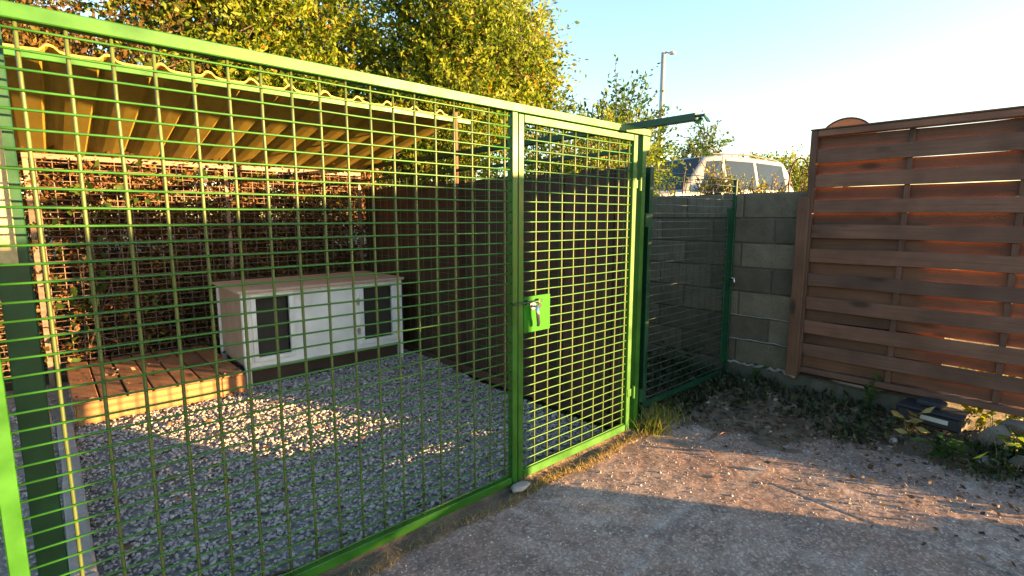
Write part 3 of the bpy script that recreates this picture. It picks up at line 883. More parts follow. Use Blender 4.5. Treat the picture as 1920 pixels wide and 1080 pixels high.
part('floor_board', MB().box(-0.565, 0.815, 2.640, 3.340, 0.150, 0.164, 0.002), M['kbase'], kn)
for (x0, y0) in ((-0.600, 2.598), (0.812, 2.598), (-0.600, 3.362), (0.812, 3.362)):
    part('leg', MB().box(x0, x0 + 0.044, y0, y0 + 0.040 if y0 < 3 else y0 + 0.036, -0.01, 0.790, 0.003), M['white'], kn)
part('bottom_trim', MB().box(-0.555, 0.810, KY - 0.008, KY + 0.012, 0.146, 0.163, 0.002), M['lampgrey'], kn)
part('base_board', MB().box(-0.55, 0.808, 2.66, 2.685, -0.01, 0.148, 0.003), M['kbase'], kn)

# ------------------------------------------------------------------ block wall, footing, pine panel
bwall = thing('block_wall', 'grey concrete block wall behind the low green gate', 'wall', (2.62, 1.2, 0))
part('mortar_bed', MB().box(2.542, 2.718, -0.488, 5.48, 0.0, 1.592), M['mortar'], bwall)
for r in range(7):
    z0 = 0.192 + r * 0.2005
    y = -0.492 if r % 2 == 0 else -0.247 - 0.5 + 0.255
    first = True
    yy0 = -0.492
    ln_list = []
    if r % 2: ln_list.append(0.245)
    while sum(ln_list) < 5.4: ln_list.append(0.5)
    for l_ in ln_list:
        j = random.uniform(-0.004, 0.004)
        gp = 0.011
        part('concrete_block', MB().box(2.530 + j, 2.722 + j, yy0 + gp / 2, yy0 + l_ - gp / 2, z0, z0 + 0.2005 - gp + random.uniform(-.002, .002), 0.006), M['block'], bwall)
        yy0 += l_
def _bead():
    mb = MB()
    pts = [(2.522 + random.uniform(-.006, .006), -0.50 + k * 0.03, 0.186 + random.uniform(-.012, .012) - 0.01 * (k < 4)) for k in range(22)]
    mb.tube(pts, [random.uniform(0.006, 0.014) + (0.014 if k < 4 else 0) for k in range(22)], 6)
    mb.tube([(2.520 + random.uniform(-.004, .004), -0.48 + k * 0.06, 0.394 + random.uniform(-.004, .004)) for k in range(10)], 0.005, 5)
    mb.tube([(2.522 + random.uniform(-.004, .004), -0.48 + k * 0.06, 0.594 + random.uniform(-.004, .004)) for k in range(10)], 0.004, 5)
    return mb
part('mortar_bead', _bead(), M['pale_mortar'], bwall)
def _footing():
    ys = np.concatenate([np.linspace(5.5, -0.4, 24), np.linspace(-0.5, -1.36, 26)])
    V = []; F = []
    for i, y_ in enumerate(ys):
        zt = 0.188 + 0.012 * math.sin(y_ * 9) if y_ < -0.48 else 0.184
        if y_ < -1.25: zt -= (-1.25 - y_) * 0.6
        xo = 2.495 + 0.012 * math.sin(y_ * 13) + random.uniform(-.006, .006)
        V += [(xo, y_, -0.06), (xo + 0.006, y_, zt * 0.6), (xo + 0.014, y_, zt - 0.012), (xo + 0.035, y_, zt), (2.76, y_, zt), (2.78, y_, -0.06)]
    for i in range(len(ys) - 1):
        for k in range(6):
            F.append((i * 6 + k, i * 6 + (k + 1) % 6, (i + 1) * 6 + (k + 1) % 6, (i + 1) * 6 + k))
    F += [tuple(range(6)), tuple(range((len(ys) - 1) * 6, len(ys) * 6))[::-1]]
    return MB().add(V, F)
part('footing', _footing(), M['footing'], bwall)

wp = thing('wooden_post', 'red brown wooden post between the block wall and the slatted panel', 'post', (2.48, -0.44, 0))
part('shaft', MB().box(2.440, 2.512, -0.512, -0.430, 0.195, 1.545, 0.005), M['post'], wp)
for z in (1.45, 1.05, 0.65):
    part('screw_head', MB().tube([(2.4405, -0.47, z), (2.4375, -0.47, z)], 0.007, 8), M['rust'], wp)

def slat_panel(label, y_hi, y_lo, ztop, zbot, nslat, seed_, battens):
    """wooden screen: slats fixed in turn to the front and the back of thin uprights, in a frame"""
    r_ = random.Random(seed_)
    XF = 2.455                                  # front face
    t = thing('slatted_panel', label, 'panel', (2.49, (y_hi + y_lo) / 2, zbot))
    fw = 0.045
    part('frame_stile', MB().box(XF - 0.004, XF + 0.072, y_hi - fw, y_hi, zbot, ztop, 0.004), M['pinev'], t)
    part('frame_stile', MB().box(XF - 0.004, XF + 0.072, y_lo, y_lo + fw, zbot, ztop, 0.004), M['pinev'], t)
    part('frame_rail', MB().box(XF - 0.004, XF + 0.072, y_lo + fw + .001, y_hi - fw - .001, ztop - fw, ztop, 0.004), M['pine'], t)
    part('frame_rail', MB().box(XF - 0.004, XF + 0.072, y_lo + fw + .001, y_hi - fw - .001, zbot, zbot + 0.04, 0.004), M['pine'], t)
    part('cap', MB().box(XF - 0.010, XF + 0.070, y_lo - .01, y_hi + .004, ztop + 0.001, ztop + 0.012, 0.003), M['pinev'], t)
    H0, H1 = zbot + 0.042, ztop - fw - 0.002
    pitch = (H1 - H0) / nslat
    ya, yb = y_lo + fw + 0.002, y_hi - fw - 0.002
    for y_ in battens:
        part('batten', MB().box(XF + 0.020, XF + 0.041, y_ - 0.016, y_ + 0.016, H0, H1, 0.002), M['pinev'], t)
    for k in range(nslat):
        front = k % 2 == 1
        zc = H0 + (k + 0.5) * pitch
        hh = pitch * 0.5 + (0.0034 if front else 0.0004) + r_.uniform(-0.0018, 0.0018)
        x0 = XF + 0.010 if front else XF + 0.041
        th = 0.010
        nseg = 14
        V = []; F = []
        p1, p2, bow, tw = r_.uniform(0, 6), r_.uniform(0, 6), r_.uniform(-0.0055, 0.0055), r_.uniform(-0.003, 0.003)
        for i in range(nseg + 1):
            f = i / nseg
            y_ = ya + (yb - ya) * f
            dz = bow * math.sin(PI * f) + 0.0012 * math.sin(p1 + f * 9)
            wv = 0.002 * math.sin(p2 + f * 5) * (-1 if front else 1)
            h_top = hh + 0.0012 * math.sin(p1 * 2 + f * 14) + r_.uniform(-.0007, .0007)
            h_bot = hh + 0.0012 * math.sin(p2 * 2 + f * 12) + r_.uniform(-.0007, .0007)
            c = 0.002
            xa, xb = x0 + wv * 0.4, x0 + th + wv * 0.4
            tt = tw * (f - .5)
            V += [(xa, y_, zc + dz - h_bot + c), (xa + c, y_, zc + dz - h_bot), (xb, y_, zc + dz - h_bot), (xb, y_, zc + dz + h_top), (xa + c, y_, zc + dz + h_top), (xa + tt, y_, zc + dz + h_top - c)]
        for i in range(nseg):
            for q in range(6):
                F.append((i * 6 + q, i * 6 + (q + 1) % 6, (i + 1) * 6 + (q + 1) % 6, (i + 1) * 6 + q))
        F += [tuple(range(6)), tuple(range(nseg * 6, nseg * 6 + 6))[::-1]]
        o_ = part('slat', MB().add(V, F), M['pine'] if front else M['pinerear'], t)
        o_.data.materials.append(M['pinebounce'])          # unseen backs coloured bright orange to bounce sunlight into the gaps
        for pg in o_.data.polygons:
            if pg.normal.x > 0.7: pg.material_index = 1
    return t
slat_panel('brown slatted wooden screen panel standing on the low footing at right', -0.484, -2.165, 2.014, 0.232, 19, 5, (-1.075, -1.620))
lb = thing('sun_blocker_board', 'unseen dark board added behind the slatted panel to block sun', 'board', (2.62, -0.93, 0.2))  # added out of sight to keep sun off the panel's lower left
part('board', MB().box(2.560, 2.578, -1.34, -0.50, 0.19, 1.42), M['brown'], lb)
part('cleat', MB().box(2.579, 2.60, -1.30, -0.54, 0.80, 0.86), M['brown'], lb)
# the neighbouring entrance and panels further along the same line, out of frame
slat_panel('wooden screen panel beyond the entrance, out of view to the right', -3.73, -5.40, 1.985, 0.232, 19, 8, (-4.3, -4.86))
slat_panel('last short wooden screen panel of the row, out of view', -5.42, -6.26, 1.985, 0.232, 19, 9, (-5.84,))
en = thing('entrance_frame', 'wooden entrance frame between two screen panels', 'frame', (2.49, -2.95, 0))
part('lintel', MB().box(2.452, 2.522, -3.725, -2.18, 1.872, 1.968), M['pine'], en)
part('post', MB().box(2.452, 2.520, -3.725, -3.66, -0.02, 1.870), M['pinev'], en)
ft2 = thing('low_footing', 'low concrete footing under the screen panels, out of view', 'footing', (2.6, -5, 0))
part('footing', MB().box(2.50, 2.72, -6.3, -3.70, -0.05, 0.2315, 0.005), M['footing'], ft2)

# ------------------------------------------------------------------ car, lamp, dish, hoop
def car():
    t = thing('parked_car', 'silver off-road car parked on the raised ground behind the wall', 'car', (10.3, 3.7, 0), None, 0)
    L_ = [(-2.2, 0.55, 0.80, 0.80, 0.70), (-2.15, 0.40, 1.00, 1.02, 0.80), (-2.05, 0.32, 1.05, 1.08, 0.84)]
    # stations along x (front is +x): x, z_bottom, belt z, top z, half width at belt, half width at top
    st = [(-2.25, 0.50, 1.00, 1.02, .78, .74), (-2.15, 0.36, 1.05, 1.10, .86, .80), (-2.02, 0.32, 1.06, 1.60, .875, .64), (-1.85, 0.30, 1.06, 1.74, .88, .66),
          (-0.9, 0.28, 1.05, 1.79, .88, .67), (0.0, 0.28, 1.04, 1.80, .88, .67), (0.42, 0.28, 1.03, 1.76, .88, .65), (1.12, 0.28, 1.02, 1.06, .88, .78),
          (1.5, 0.30, 1.0, 1.04, .87, .76), (2.0, 0.33, 0.94, 0.98, .84, .72), (2.18, 0.42, 0.86, 0.88, .78, .70)]
    V = []; F = []
    for (x, zb, zl, zt, wl, wt) in st:
        ring = [(-wl * .9, zb), (-wl, zb + .18), (-wl, zl - .05), (-wl + .012, zl), (-wt - .02, zt - .05), (-wt + .05, zt), (0, zt + .02),
                (wt - .05, zt), (wt + .02, zt - .05), (wl - .012, zl), (wl, zl - .05), (wl, zb + .18), (wl * .9, zb)]
        V += [(x, y_, z_) for y_, z_ in ring]
    n_ = 13
    for i in range(len(st) - 1):
        for k in range(n_):
            F.append((i * n_ + k, i * n_ + (k + 1) % n_, (i + 1) * n_ + (k + 1) % n_, (i + 1) * n_ + k))
    F += [tuple(range(n_)), tuple(range((len(st) - 1) * n_, len(st) * n_))]
    def p_(name, mb, m, par=t, smooth=False):
        return link(name, mb.mesh(name, m, smooth), par, (0, 0, 0))
    p_('body', MB().add(V, F), M['carwhite'], t, True)
    def at(x):
        for a_, b_ in zip(st[:-1], st[1:]):
            if a_[0] <= x <= b_[0]:
                f = (x - a_[0]) / (b_[0] - a_[0]); return [a_[i] + (b_[i] - a_[i]) * f for i in range(6)]
    def side_pt(x, f, s):
        _, zb, zl, zt, wl, wt = at(x)
        return (x, s * (wl - .012 + (wt + .02 - wl + .012) * f + 0.008), zl + (zt - .05 - zl) * f)
    for s in (-1, 1):
        for (x0, x1, x0t, x1t) in ((-1.80, -0.98, -1.78, -0.98), (-0.88, -0.06, -0.88, -0.06), (0.04, 0.78, 0.04, 0.42)):
            o_ = [side_pt(x0, .08, s), side_pt(x1, .08, s), side_pt((x1 + x1t) / 2, .55, s), side_pt(x1t, .92, s), side_pt(x0t, .92, s)]
            i_ = [(p[0], p[1] - s * 0.02, p[2]) for p in o_]
            n5 = 5
            p_('window', MB().add(o_ + i_, [tuple(range(5)), tuple(range(5, 10))[::-1]] + [(k, (k + 1) % 5, (k + 1) % 5 + 5, k + 5) for k in range(5)]), M['glass'])
        p_('door_handle', MB().box(-0.80, -0.66, s * .885 - .012, s * .885 + .012, 0.90, 0.93).box(0.10, 0.24, s * .885 - .012, s * .885 + .012, 0.90, 0.93), M['blackplastic'])
        p_('mirror', MB().box(0.62, 0.74, s * 1.0 - .10, s * 1.0 + .10, 1.04, 1.20, 0.03), M['blackplastic'])
        p_('headlight', MB().box(2.02, 2.16, s * .62 - .14, s * .62 + .14, 0.70, 0.86, 0.03), M['lampgrey'])
        p_('roof_bar', MB().tube([(-1.7, s * .60, 1.775), (-0.9, s * .61, 1.845), (0.2, s * .61, 1.83)], 0.016, 6), M['blackplastic'])
        for x in (-1.40, 1.40):
            w = p_('wheel', MB().tube([(x, s * .70, .36), (x, s * .89, .36)], 0.36, 24), M['rubber'])
            p_('rim', MB().tube([(x, s * .885, .36), (x, s * .90, .36)], 0.21, 18), M['lampgrey'], w)
    zf = lambda x, y_, off: (x + off, y_, 0)
    ws_ = [(1.09 + .012, -.74, 1.10), (1.09 + .012, .74, 1.10), (.46 + .02, .58, 1.745), (.46 + .02, -.58, 1.745)]
    wi = [(p[0] - .03, p[1], p[2] - .03) for p in ws_]
    p_('windscreen', MB().add(ws_ + wi, [(0, 1, 2, 3), (7, 6, 5, 4)] + [(k, (k + 1) % 4, (k + 1) % 4 + 4, k + 4) for k in range(4)]), M['darkglass'])
    p_('bumper', MB().box(2.06, 2.26, -.80, .80, 0.40, 0.60, 0.04).box(-2.32, -2.16, -.80, .80, .40, .60, .04), M['blackplastic'])
    p_('grille', MB().box(2.14, 2.20, -.42, .42, .66, .82, .01), M['blackplastic'])
    return t
cr = car()
CARP = (9.0, 3.95)
cr.location = (CARP[0], CARP[1], float(terrain_z(CARP[0], CARP[1])) - 0.28)
# front points left in the view and towards the camera
cr.rotation_euler = (0, 0, math.radians(180 - 17))

LX, LY = 17.3, 10.13
lamp = thing('street_lamp', 'tall pale street lamp behind the trees with one short arm', 'lamp', (LX, LY, float(terrain_z(LX, LY)) - 0.05))
lz = 7.9 - lamp.location.z
link('pole', MB().tube([(0, 0, 0), (0, 0, 3), (0, 0, lz)], [0.13, 0.11, 0.085], 12).mesh('pole', M['lampgrey'], True), lamp, (0, 0, 0))
link('arm', MB().tube([(0, 0, lz - 0.03), (0.10, -0.10, lz + 0.02), (0.16, -0.15, lz)], 0.04, 8).mesh('arm', M['lampgrey'], True), lamp, (0, 0, 0))
link('lamp_head', MB().box(0.12, 0.36, -0.36, -0.12, lz - 0.06, lz + 0.03, 0.03).mesh('lamp_head', M['lampgrey']), lamp, (0, 0, 0))

ds = thing('satellite_dish', 'round tan dish with dark rim showing above the slatted panel', 'dish', (3.05, -0.55, 0))
def _dish():
    V = []; F = []
    R0 = 0.205; nr, na = 6, 36
    for side in (0, 1):
        for i in range(nr + 1):
            r = R0 * i / nr
            for k in range(na):
                t_ = 2 * PI * k / na
                V.append((0.05 * (i / nr) ** 2 * -1 + 0.05 + side * 0.006, r * math.cos(t_), r * math.sin(t_)))
    m_ = (nr + 1) * na
    for side in (0, 1):
        for i in range(nr):
            for k in range(na):
                a_ = side * m_ + i * na + k; b_ = side * m_ + i * na + (k + 1) % na
                F.append((a_, b_, b_ + na, a_ + na) if side else (a_ + na, b_ + na, b_, a_))
    return MB().add(V, F)
link('bowl', _dish().mesh('bowl', M['dish'], True), ds, (-0.05, 0, 1.958))
link('rim', MB().tube([(0, 0.207 * math.cos(2 * PI * k / 40), 0.207 * math.sin(2 * PI * k / 40)) for k in range(41)], 0.007, 6, False).mesh('rim', M['blackplastic'], True), ds, (-0.048, 0, 1.958))
link('mast', MB().tube([(0.06, 0, -0.1), (0.06, 0, 1.95), (0.0, 0, 1.958)], 0.02, 8).mesh('mast', M['rust']), ds, (0, 0, 0))

hp = tag(link('wire_hoop', MB().tube([(0, 0.075 * math.cos(PI * k / 16) , 0.16 * math.sin(PI * k / 16) + 0.52) for k in range(17)] , 0.006, 6).tube([(0, 0.075, 0.52), (0, 0.085, -0.1)], 0.006, 6).tube([(0, -0.075, 0.52), (0, -0.085, -0.1)], 0.006, 6).mesh('wire_hoop', M['rust'])), 'thin dark metal hoop standing behind the wall by the panel', 'hoop')
hp.location = (2.95, -0.25, 1.20)

# ------------------------------------------------------------------ trees and hedges
def px_pos(px, fwd):
    r_ = (px - 960) / 968.5
    return (CAM[0] + (0.671 + 0.741 * r_) * fwd, CAM[1] + (0.741 - 0.671 * r_) * fwd)

bx, by = 0.5, 6.4
make_tree('leafy_tree', 'broad golden green tree rising behind the pen roof', 'tree', (bx, by, 0.8), sub_lobes((bx, by, 3.7), (2.3, 1.3, 2.2), 26, 0.75, 3) + [(bx + 1.35, by + .3, 4.6, .9, .8, .9), (bx + 1.9, by + .4, 3.7, .8, .7, .8), (bx + .9, by + .5, 5.2, .9, .8, .8), (bx - .2, by - .9, 2.7, 1.2, .5, .5)], 6400, 14, 0.076, M['leafgold'], 0.13, group='trees behind the pen')
bx, by = 3.55, 5.1
ex_n = 40
ex_p = np.stack([rng.uniform(4.3, 5.1, ex_n), rng.uniform(4.5, 5.0, ex_n), rng.uniform(4.0, 5.1, ex_n)], -1)
ex = (ex_p, unit(np.array([0.35, -0.1, 1.0]) + rng.normal(0, 0.25, (ex_n, 3))), rng.uniform(0.4, 0.9, ex_n))
make_tree('leafy_tree', 'dense golden green tree behind the brown board fence, rightmost of the big crowns', 'tree', (bx, by, 0.8), sub_lobes((bx - 0.1, by, 3.35), (1.55, 1.2, 2.0), 24, 0.72, 4), 5400, 14, 0.076, M['leafgold'], 0.12, group='trees behind the pen', extra=ex)
bx, by = -1.5, 6.3
make_tree('leafy_tree', 'sparse rusty leaved tree at the upper left with sky showing through', 'tree', (bx, by, 0.8), sub_lobes((bx, by, 3.3), (1.9, 1.0, 2.0), 20, 0.62, 5), 2600, 12, 0.074, M['leafrust'], 0.10, group='trees behind the pen')
bx, by = px_pos(1085, 6.6)
make_tree('leafy_bush', 'yellow green bush peeping over the brown board fence', 'bush', (bx, by, 0.4), sub_lobes((bx, by, 1.75), (1.0, 0.8, 0.55), 12, 0.45, 6), 1500, 12, 0.055, M['leafgold'], 0.05, (0.25, 0.45))
bx, by = 1.75, 5.0
make_tree('leafy_bush', 'golden green bush hanging over the hedge by the right end of the pen roof', 'bush', (bx, by, 0.4), sub_lobes((bx, by, 2.15), (1.25, 0.45, 0.7), 14, 0.42, 16), 1700, 12, 0.06, M['leafgold'], 0.05, (0.25, 0.45))
bx, by = px_pos(1165, 9.0)
make_tree('young_tree', 'airy young tree with thin branches in front of the street lamp', 'tree', (bx, by, 1.1), [(bx, by, 2.65, .45, .45, .95), (bx - .45, by + .2, 2.35, .5, .4, .75), (bx + .55, by - .1, 2.45, .4, .35, .5), (bx - .2, by, 2.0, .7, .5, .6)], 800, 11, 0.08, M['leafgreen'], 0.05, (0.3, 0.6), 0.1, 'young trees behind the wall', 5, 0.5, 0.2)
bx, by = px_pos(1312, 17.0)
make_tree('young_tree', 'small pointed young tree behind the car, right of the jutting green beam', 'tree', (bx, by, 1.0), [(bx + .1, by, 3.85, .32, .32, .75), (bx, by, 3.3, .7, .5, .6), (bx - .6, by, 2.9, .6, .6, .5), (bx + .6, by, 2.9, .35, .5, .4)], 260, 11, 0.11, M['leafgreen'], 0.05, (0.4, 0.7), 0.1, 'young trees behind the wall', 3, 0.5, 0.2)
for (px_, fw_, zt_, lab) in ((1415, 30, 5.1, 'distant round tree above the roof of the silver car'), (1498, 28, 4.8, 'distant round tree just left of the slatted panel'), (1330, 36, 4.2, 'distant low tree behind the car bonnet')):
    bx, by = px_pos(px_, fw_)
    zb_ = float(terrain_z(bx, by))
    make_tree('distant_tree', lab, 'tree', (bx, by, zb_), sub_lobes((bx, by, zt_ - 1.5), (1.0, 1.0, 0.9), 8, 0.8, int(px_)), 600, 8, 0.16, M['leafgold'], 0.12, (0.4, 0.8), 0.2, 'far trees beyond the car')

# dry hedge right behind the back mesh
def hedge(label, x0, x1, y0, y1, z0, z1, n_tw, lm, leaf=0.055, bias=0):
    t = thing('hedge', label, 'hedge', ((x0 + x1) / 2, (y0 + y1) / 2, 0))
    b = np.array(t.location)
    p = np.stack([rng.uniform(x0, x1, n_tw), y0 + (y1 - y0) * rng.random(n_tw) ** 1.6, rng.uniform(z0, z1, n_tw)], -1)
    p[:, 2] += vnoise(p[:, 0], p[:, 1], 1.5) * 0.35 * (p[:, 2] > (z0 + z1) / 2)
    d = unit(rng.normal(0, 0.5, (n_tw, 3)) + np.array([0, -0.35, 0.5]))
    V, F, ti = twig_cloud(p - b, d, rng.uniform(0.18, 0.4, n_tw), 9, leaf, 0.6, 0.2)
    link('foliage', mesh_np('foliage', V, F, lm, ti), t, (0, 0, 0))
    mb = MB()
    for k in range(170):
        x = random.uniform(x0, x1); y_ = random.uniform(y0, y1); lean = random.uniform(-.35, .35)
        mb.tube([(x - b[0], y_ - b[1], 0), (x + lean * .4 - b[0], y_ - b[1] + random.uniform(-.06, .06), (z1) * .5), (x + lean - b[0], y_ - b[1], z1 * random.uniform(.8, 1.05))], [0.010, 0.007, 0.003], 4, False)
    link('stems', mb.mesh('stems', M['bark']), t, (0, 0, 0))
    return t
hedge('dry brown hedge pressing against the mesh behind the kennel', -1.7, 1.3, 3.86, 5.0, 0.05, 2.0, 8200, M['leafdead'], 0.042)
hedge('mixed brown and green hedge left of the pen behind the mesh', -5.0, -1.75, 3.86, 4.6, 0.05, 2.1, 3000, M['leafrust'])
iv = thing('ivy_vine', 'bright green broad leaved vine climbing the back mesh', 'vine', (-1.0, 3.74, 0.2))
def ivy():
    pos = []
    for (cx, cz, n_, sx, sz_) in ((-1.05, 1.68, 7, .12, .10), (-1.22, 1.52, 5, .10, .07), (-1.45, 1.05, 9, .08, .3), (-1.62, 0.62, 22, .08, .2), (-1.55, 1.25, 16, .12, .2), (-1.3, 1.7, 10, .2, .08), (-0.70, 1.82, 4, .1, .03)):
        for _ in range(n_): pos.append((random.gauss(cx, sx), 3.735 + random.uniform(-.03, .015), random.gauss(cz, sz_)))
    pos = np.array(pos); n_ = len(pos)
    d = unit(rng.normal(0, .5, (n_, 3)) + np.array([0, -.25, -.7]))
    LL = rng.uniform(.05, .11, n_)
    V, F = leaf_arrays(pos - np.array(iv.location), d, LL, LL * .8, .12)
    return mesh_np('leaves', V, F, M['weedbright'], np.repeat(rng.random(n_), 4)), pos
me_, ivp = ivy()
link('leaves', me_, iv, (0, 0, 0))
mb = MB()
for (a_, b_, c_) in (((-1.55, 3.75, 0.2), (-1.5, 3.74, 1.0), (-1.35, 3.75, 1.5)), ((-1.55, 3.75, 0.2), (-1.3, 3.74, 0.9), (-1.05, 3.745, 1.7)), ((-1.75, 3.74, 0.5), (-1.5, 3.70, 0.42), (-1.25, 3.72, 0.28))):
    mb.tube([Vector(v) - iv.location for v in (a_, b_, c_)], [.006, .005, .003], 5)
link('stems', mb.mesh('stems', M['bark']), iv, (0, 0, 0))

# dry tall grass and weeds on the raised ground behind the wall
n = 5200
gxp = rng.uniform(2.8, 6.2, n); gyp = rng.uniform(-0.6, 4.0, n)
pz = terrain_z(gxp, gyp)
pos = np.stack([gxp, gyp, pz - 0.02], -1)
V, F, ti = blades(pos, rng.uniform(0.25, 0.62, n), rng.uniform(0.006, 0.014, n), rng.uniform(0.02, 0.25, n), rng.random(n))
link('dry_grass', mesh_np('dry_grass', V, F, M['straw'], ti), kind='stuff')
for i, (px_, fw_, zt_, lab, lm_, sc) in enumerate(((1262, 5.9, 1.80, 'bright yellow green bush over the wall behind the low gate', 'leafgold', .30), (1335, 6.4, 1.97, 'tall straw coloured weed clump in front of the car windscreen', 'lime', .22), (1395, 6.0, 1.70, 'pale dry weed clump in front of the car side', 'lime', .18), (1455, 6.2, 1.66, 'low dry weeds on the wall top below the car rear', 'straw', .22), (1502, 6.0, 1.80, 'yellow green shrub beside the metal hoop', 'leafgold', .16))):
    bx, by = px_pos(px_, fw_)
    zb_ = float(terrain_z(bx, by))
    make_tree('roadside_shrub', lab, 'shrub', (bx, by, zb_), [(bx, by, (zb_ + zt_) / 2 + .05, sc, sc, (zt_ - zb_) / 2), (bx + .12, by - .1, (zb_ + zt_) / 2 - .1, sc * 1.2, sc * 1.2, (zt_ - zb_) * .4)], 170, 10, 0.04, M[lm_], 0.012, (0.12, 0.3), 0.05, None, 2, 0.45, 0.2)

# sunlit plants seen under the slatted panel, behind it
t = thing('ivy_bush', 'sunlit yellow ivy bush glowing through the gap under the slatted panel', 'bush', (3.05, -1.85, 0))
p, u = crown_points([(3.0, -1.65, .18, .22, .30, .20), (3.1, -2.0, .22, .25, .30, .24)], 260, .4)
V, F, ti = twig_cloud(p - np.array(t.location), unit(u + rng.normal(0, .4, u.shape)), rng.uniform(.08, .18, 260), 7, .05, .7, .1)
link('foliage', mesh_np('foliage', V, F, M['leafgold'], ti), t, (0, 0, 0))

# ------------------------------------------------------------------ weeds, litter and small things by the wall
n = 4200
gxp = rng.uniform(1.5, 2.5, n); gyp = rng.uniform(-2.2, 0.9, n)
keep = (gxp > 2.52 - 0.62 + 0.18 * vnoise(gxp, gyp, 3) - 0.55 * sstep(-0.5, 0.2, gyp) + 0.18 * sstep(-1.0, -0.5, gyp) * 0) & ~((gxp < 1.5) & (gyp < 0))
keep &= ~((gxp > 1.95) & (gxp < 2.5) & (gyp > -1.56) & (gyp < -1.20) & (rng.random(n) < .85))      # little grows round the box
gxp, gyp = gxp[keep], gyp[keep]
n = len(gxp)
pos = np.stack([gxp, gyp, rng.uniform(0.0, 0.05, n) + 0.055 * sstep(1.7, 2.45, gxp)], -1)
d = unit(rng.normal(0, 1, (n, 3)) + np.array([0, 0, .35]))
LL = rng.uniform(.025, .07, n)
V, F = leaf_arrays(pos, d, LL, LL * .5)
V2, F2, t2 = blades(pos[::3], rng.uniform(.05, .16, len(pos[::3])), rng.uniform(.003, .008, len(pos[::3])), rng.uniform(.02, .12, len(pos[::3])), rng.random(len(pos[::3])))
V2f = np.concatenate([F2[:, [0, 1, 2]], F2[:, [0, 2, 3]]])
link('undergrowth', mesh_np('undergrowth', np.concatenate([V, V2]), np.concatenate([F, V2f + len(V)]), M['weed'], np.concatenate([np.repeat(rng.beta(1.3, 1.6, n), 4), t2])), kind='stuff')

n = 3000                                                   # dead leaves and chips, thinning out over the yard
gyp = rng.uniform(-2.1, 0.4, n)
gxp = 2.45 - np.abs(rng.normal(0, .55, n))
k_ = (gxp > 0.9) & ~((gxp < 1.2) & (gyp > -.02))
gxp, gyp = gxp[k_], gyp[k_]; n = len(gxp)
pos = np.stack([gxp, gyp, 0.012 + 0.06 * sstep(1.6, 2.45, gxp)], -1)
d = unit(rng.normal(0, 1, (n, 3)) * np.array([1, 1, .25]))
LL = rng.uniform(.008, .042, n)
V, F = leaf_arrays(pos, d, LL, LL * .55, .1)
link('leaf_litter', mesh_np('leaf_litter', V, F, M['litter'], np.repeat(rng.random(n), 4)), kind='stuff')

n = 2200
gxp = rng.uniform(1.45, 2.48, n); gyp = rng.uniform(-1.25, 0.3, n)
keep = (gxp + 0.45 * np.maximum(gyp + .9, -.8)) > 1.72
gxp, gyp = gxp[keep], gyp[keep]; n = len(gxp)
bz = np.where(gyp < -.13, bank_z(gxp, gyp), corr_z(gxp, gyp))
pos = np.stack([gxp, gyp, bz + .006], -1)
d = unit(rng.normal(0, 1, (n, 3)) * np.array([1, 1, .25]))
LL = np.where(rng.random(n) < .25, rng.uniform(.05, .13, n), rng.uniform(.012, .045, n))
V, F = leaf_arrays(pos, d, LL, np.where(LL > .05, .005, LL * .55), .1)
link('dead_leaves', mesh_np('dead_leaves', V, F, M['litter'], np.repeat(rng.random(n), 4)), kind='stuff')

n = 420
gxp = rng.uniform(-1.66, 1.0, n); gyp = np.where(rng.random(n) < .45, rng.uniform(2.0, 3.7, n), rng.uniform(.1, 3.7, n))
on_deck = (gxp < -.62) & (gyp > 2.5)
keep = on_deck | (gyp < 2.5) | (gxp > 0.9)
gxp, gyp, on_deck = gxp[keep], gyp[keep], on_deck[keep]; n = len(gxp)
pos = np.stack([gxp, gyp, np.where(on_deck, .187, pen_z(gyp) + .020)], -1)
d = unit(rng.normal(0, 1, (n, 3)) * np.array([1, 1, .12]))
LL = rng.uniform(.02, .055, n)
V, F = leaf_arrays(pos, d, LL, LL * .55, .08)
link('fallen_leaves', mesh_np('fallen_leaves', V, F, M['litter'], np.repeat(rng.random(n), 4)), kind='stuff')

n = 2600                                                   # grit lying on the yard
gp_ = np.stack([rng.uniform(-1.0, 2.3, n), rng.uniform(-2.3, -0.1, n), np.zeros(n)], -1)
gp_[:, 2] = yard_z(gp_[:, 0], gp_[:, 1]) + 0.001
V, F = stones(gp_, rng.uniform(.004, .012, n) * np.where(rng.random(n) < .04, 1.8, 1), .7)
link('grit', mesh_np('grit', V, F, M['gravel'], np.repeat(rng.random(n) * .9, 12)), kind='stuff')

n = 1900                                                   # dry moss and grass along the joint under the fence
gxp = rng.uniform(-1.2, 1.18, n)
pos = np.stack([gxp, -0.105 + rng.normal(0, .018, n) + 0.02 * np.sin(gxp * 9), rng.uniform(-.01, .01, n)], -1)
dens = rng.random(n) < np.where(gxp > 0.0, 1.0, 0.35)
pos = pos[dens]; n = len(pos)
V, F, ti = blades(pos, rng.uniform(.012, .04, n), rng.uniform(.003, .006, n), rng.uniform(.01, .05, n), rng.random(n), 2)
link('dry_moss', mesh_np('dry_moss', V, F, M['straw'], ti), kind='stuff')

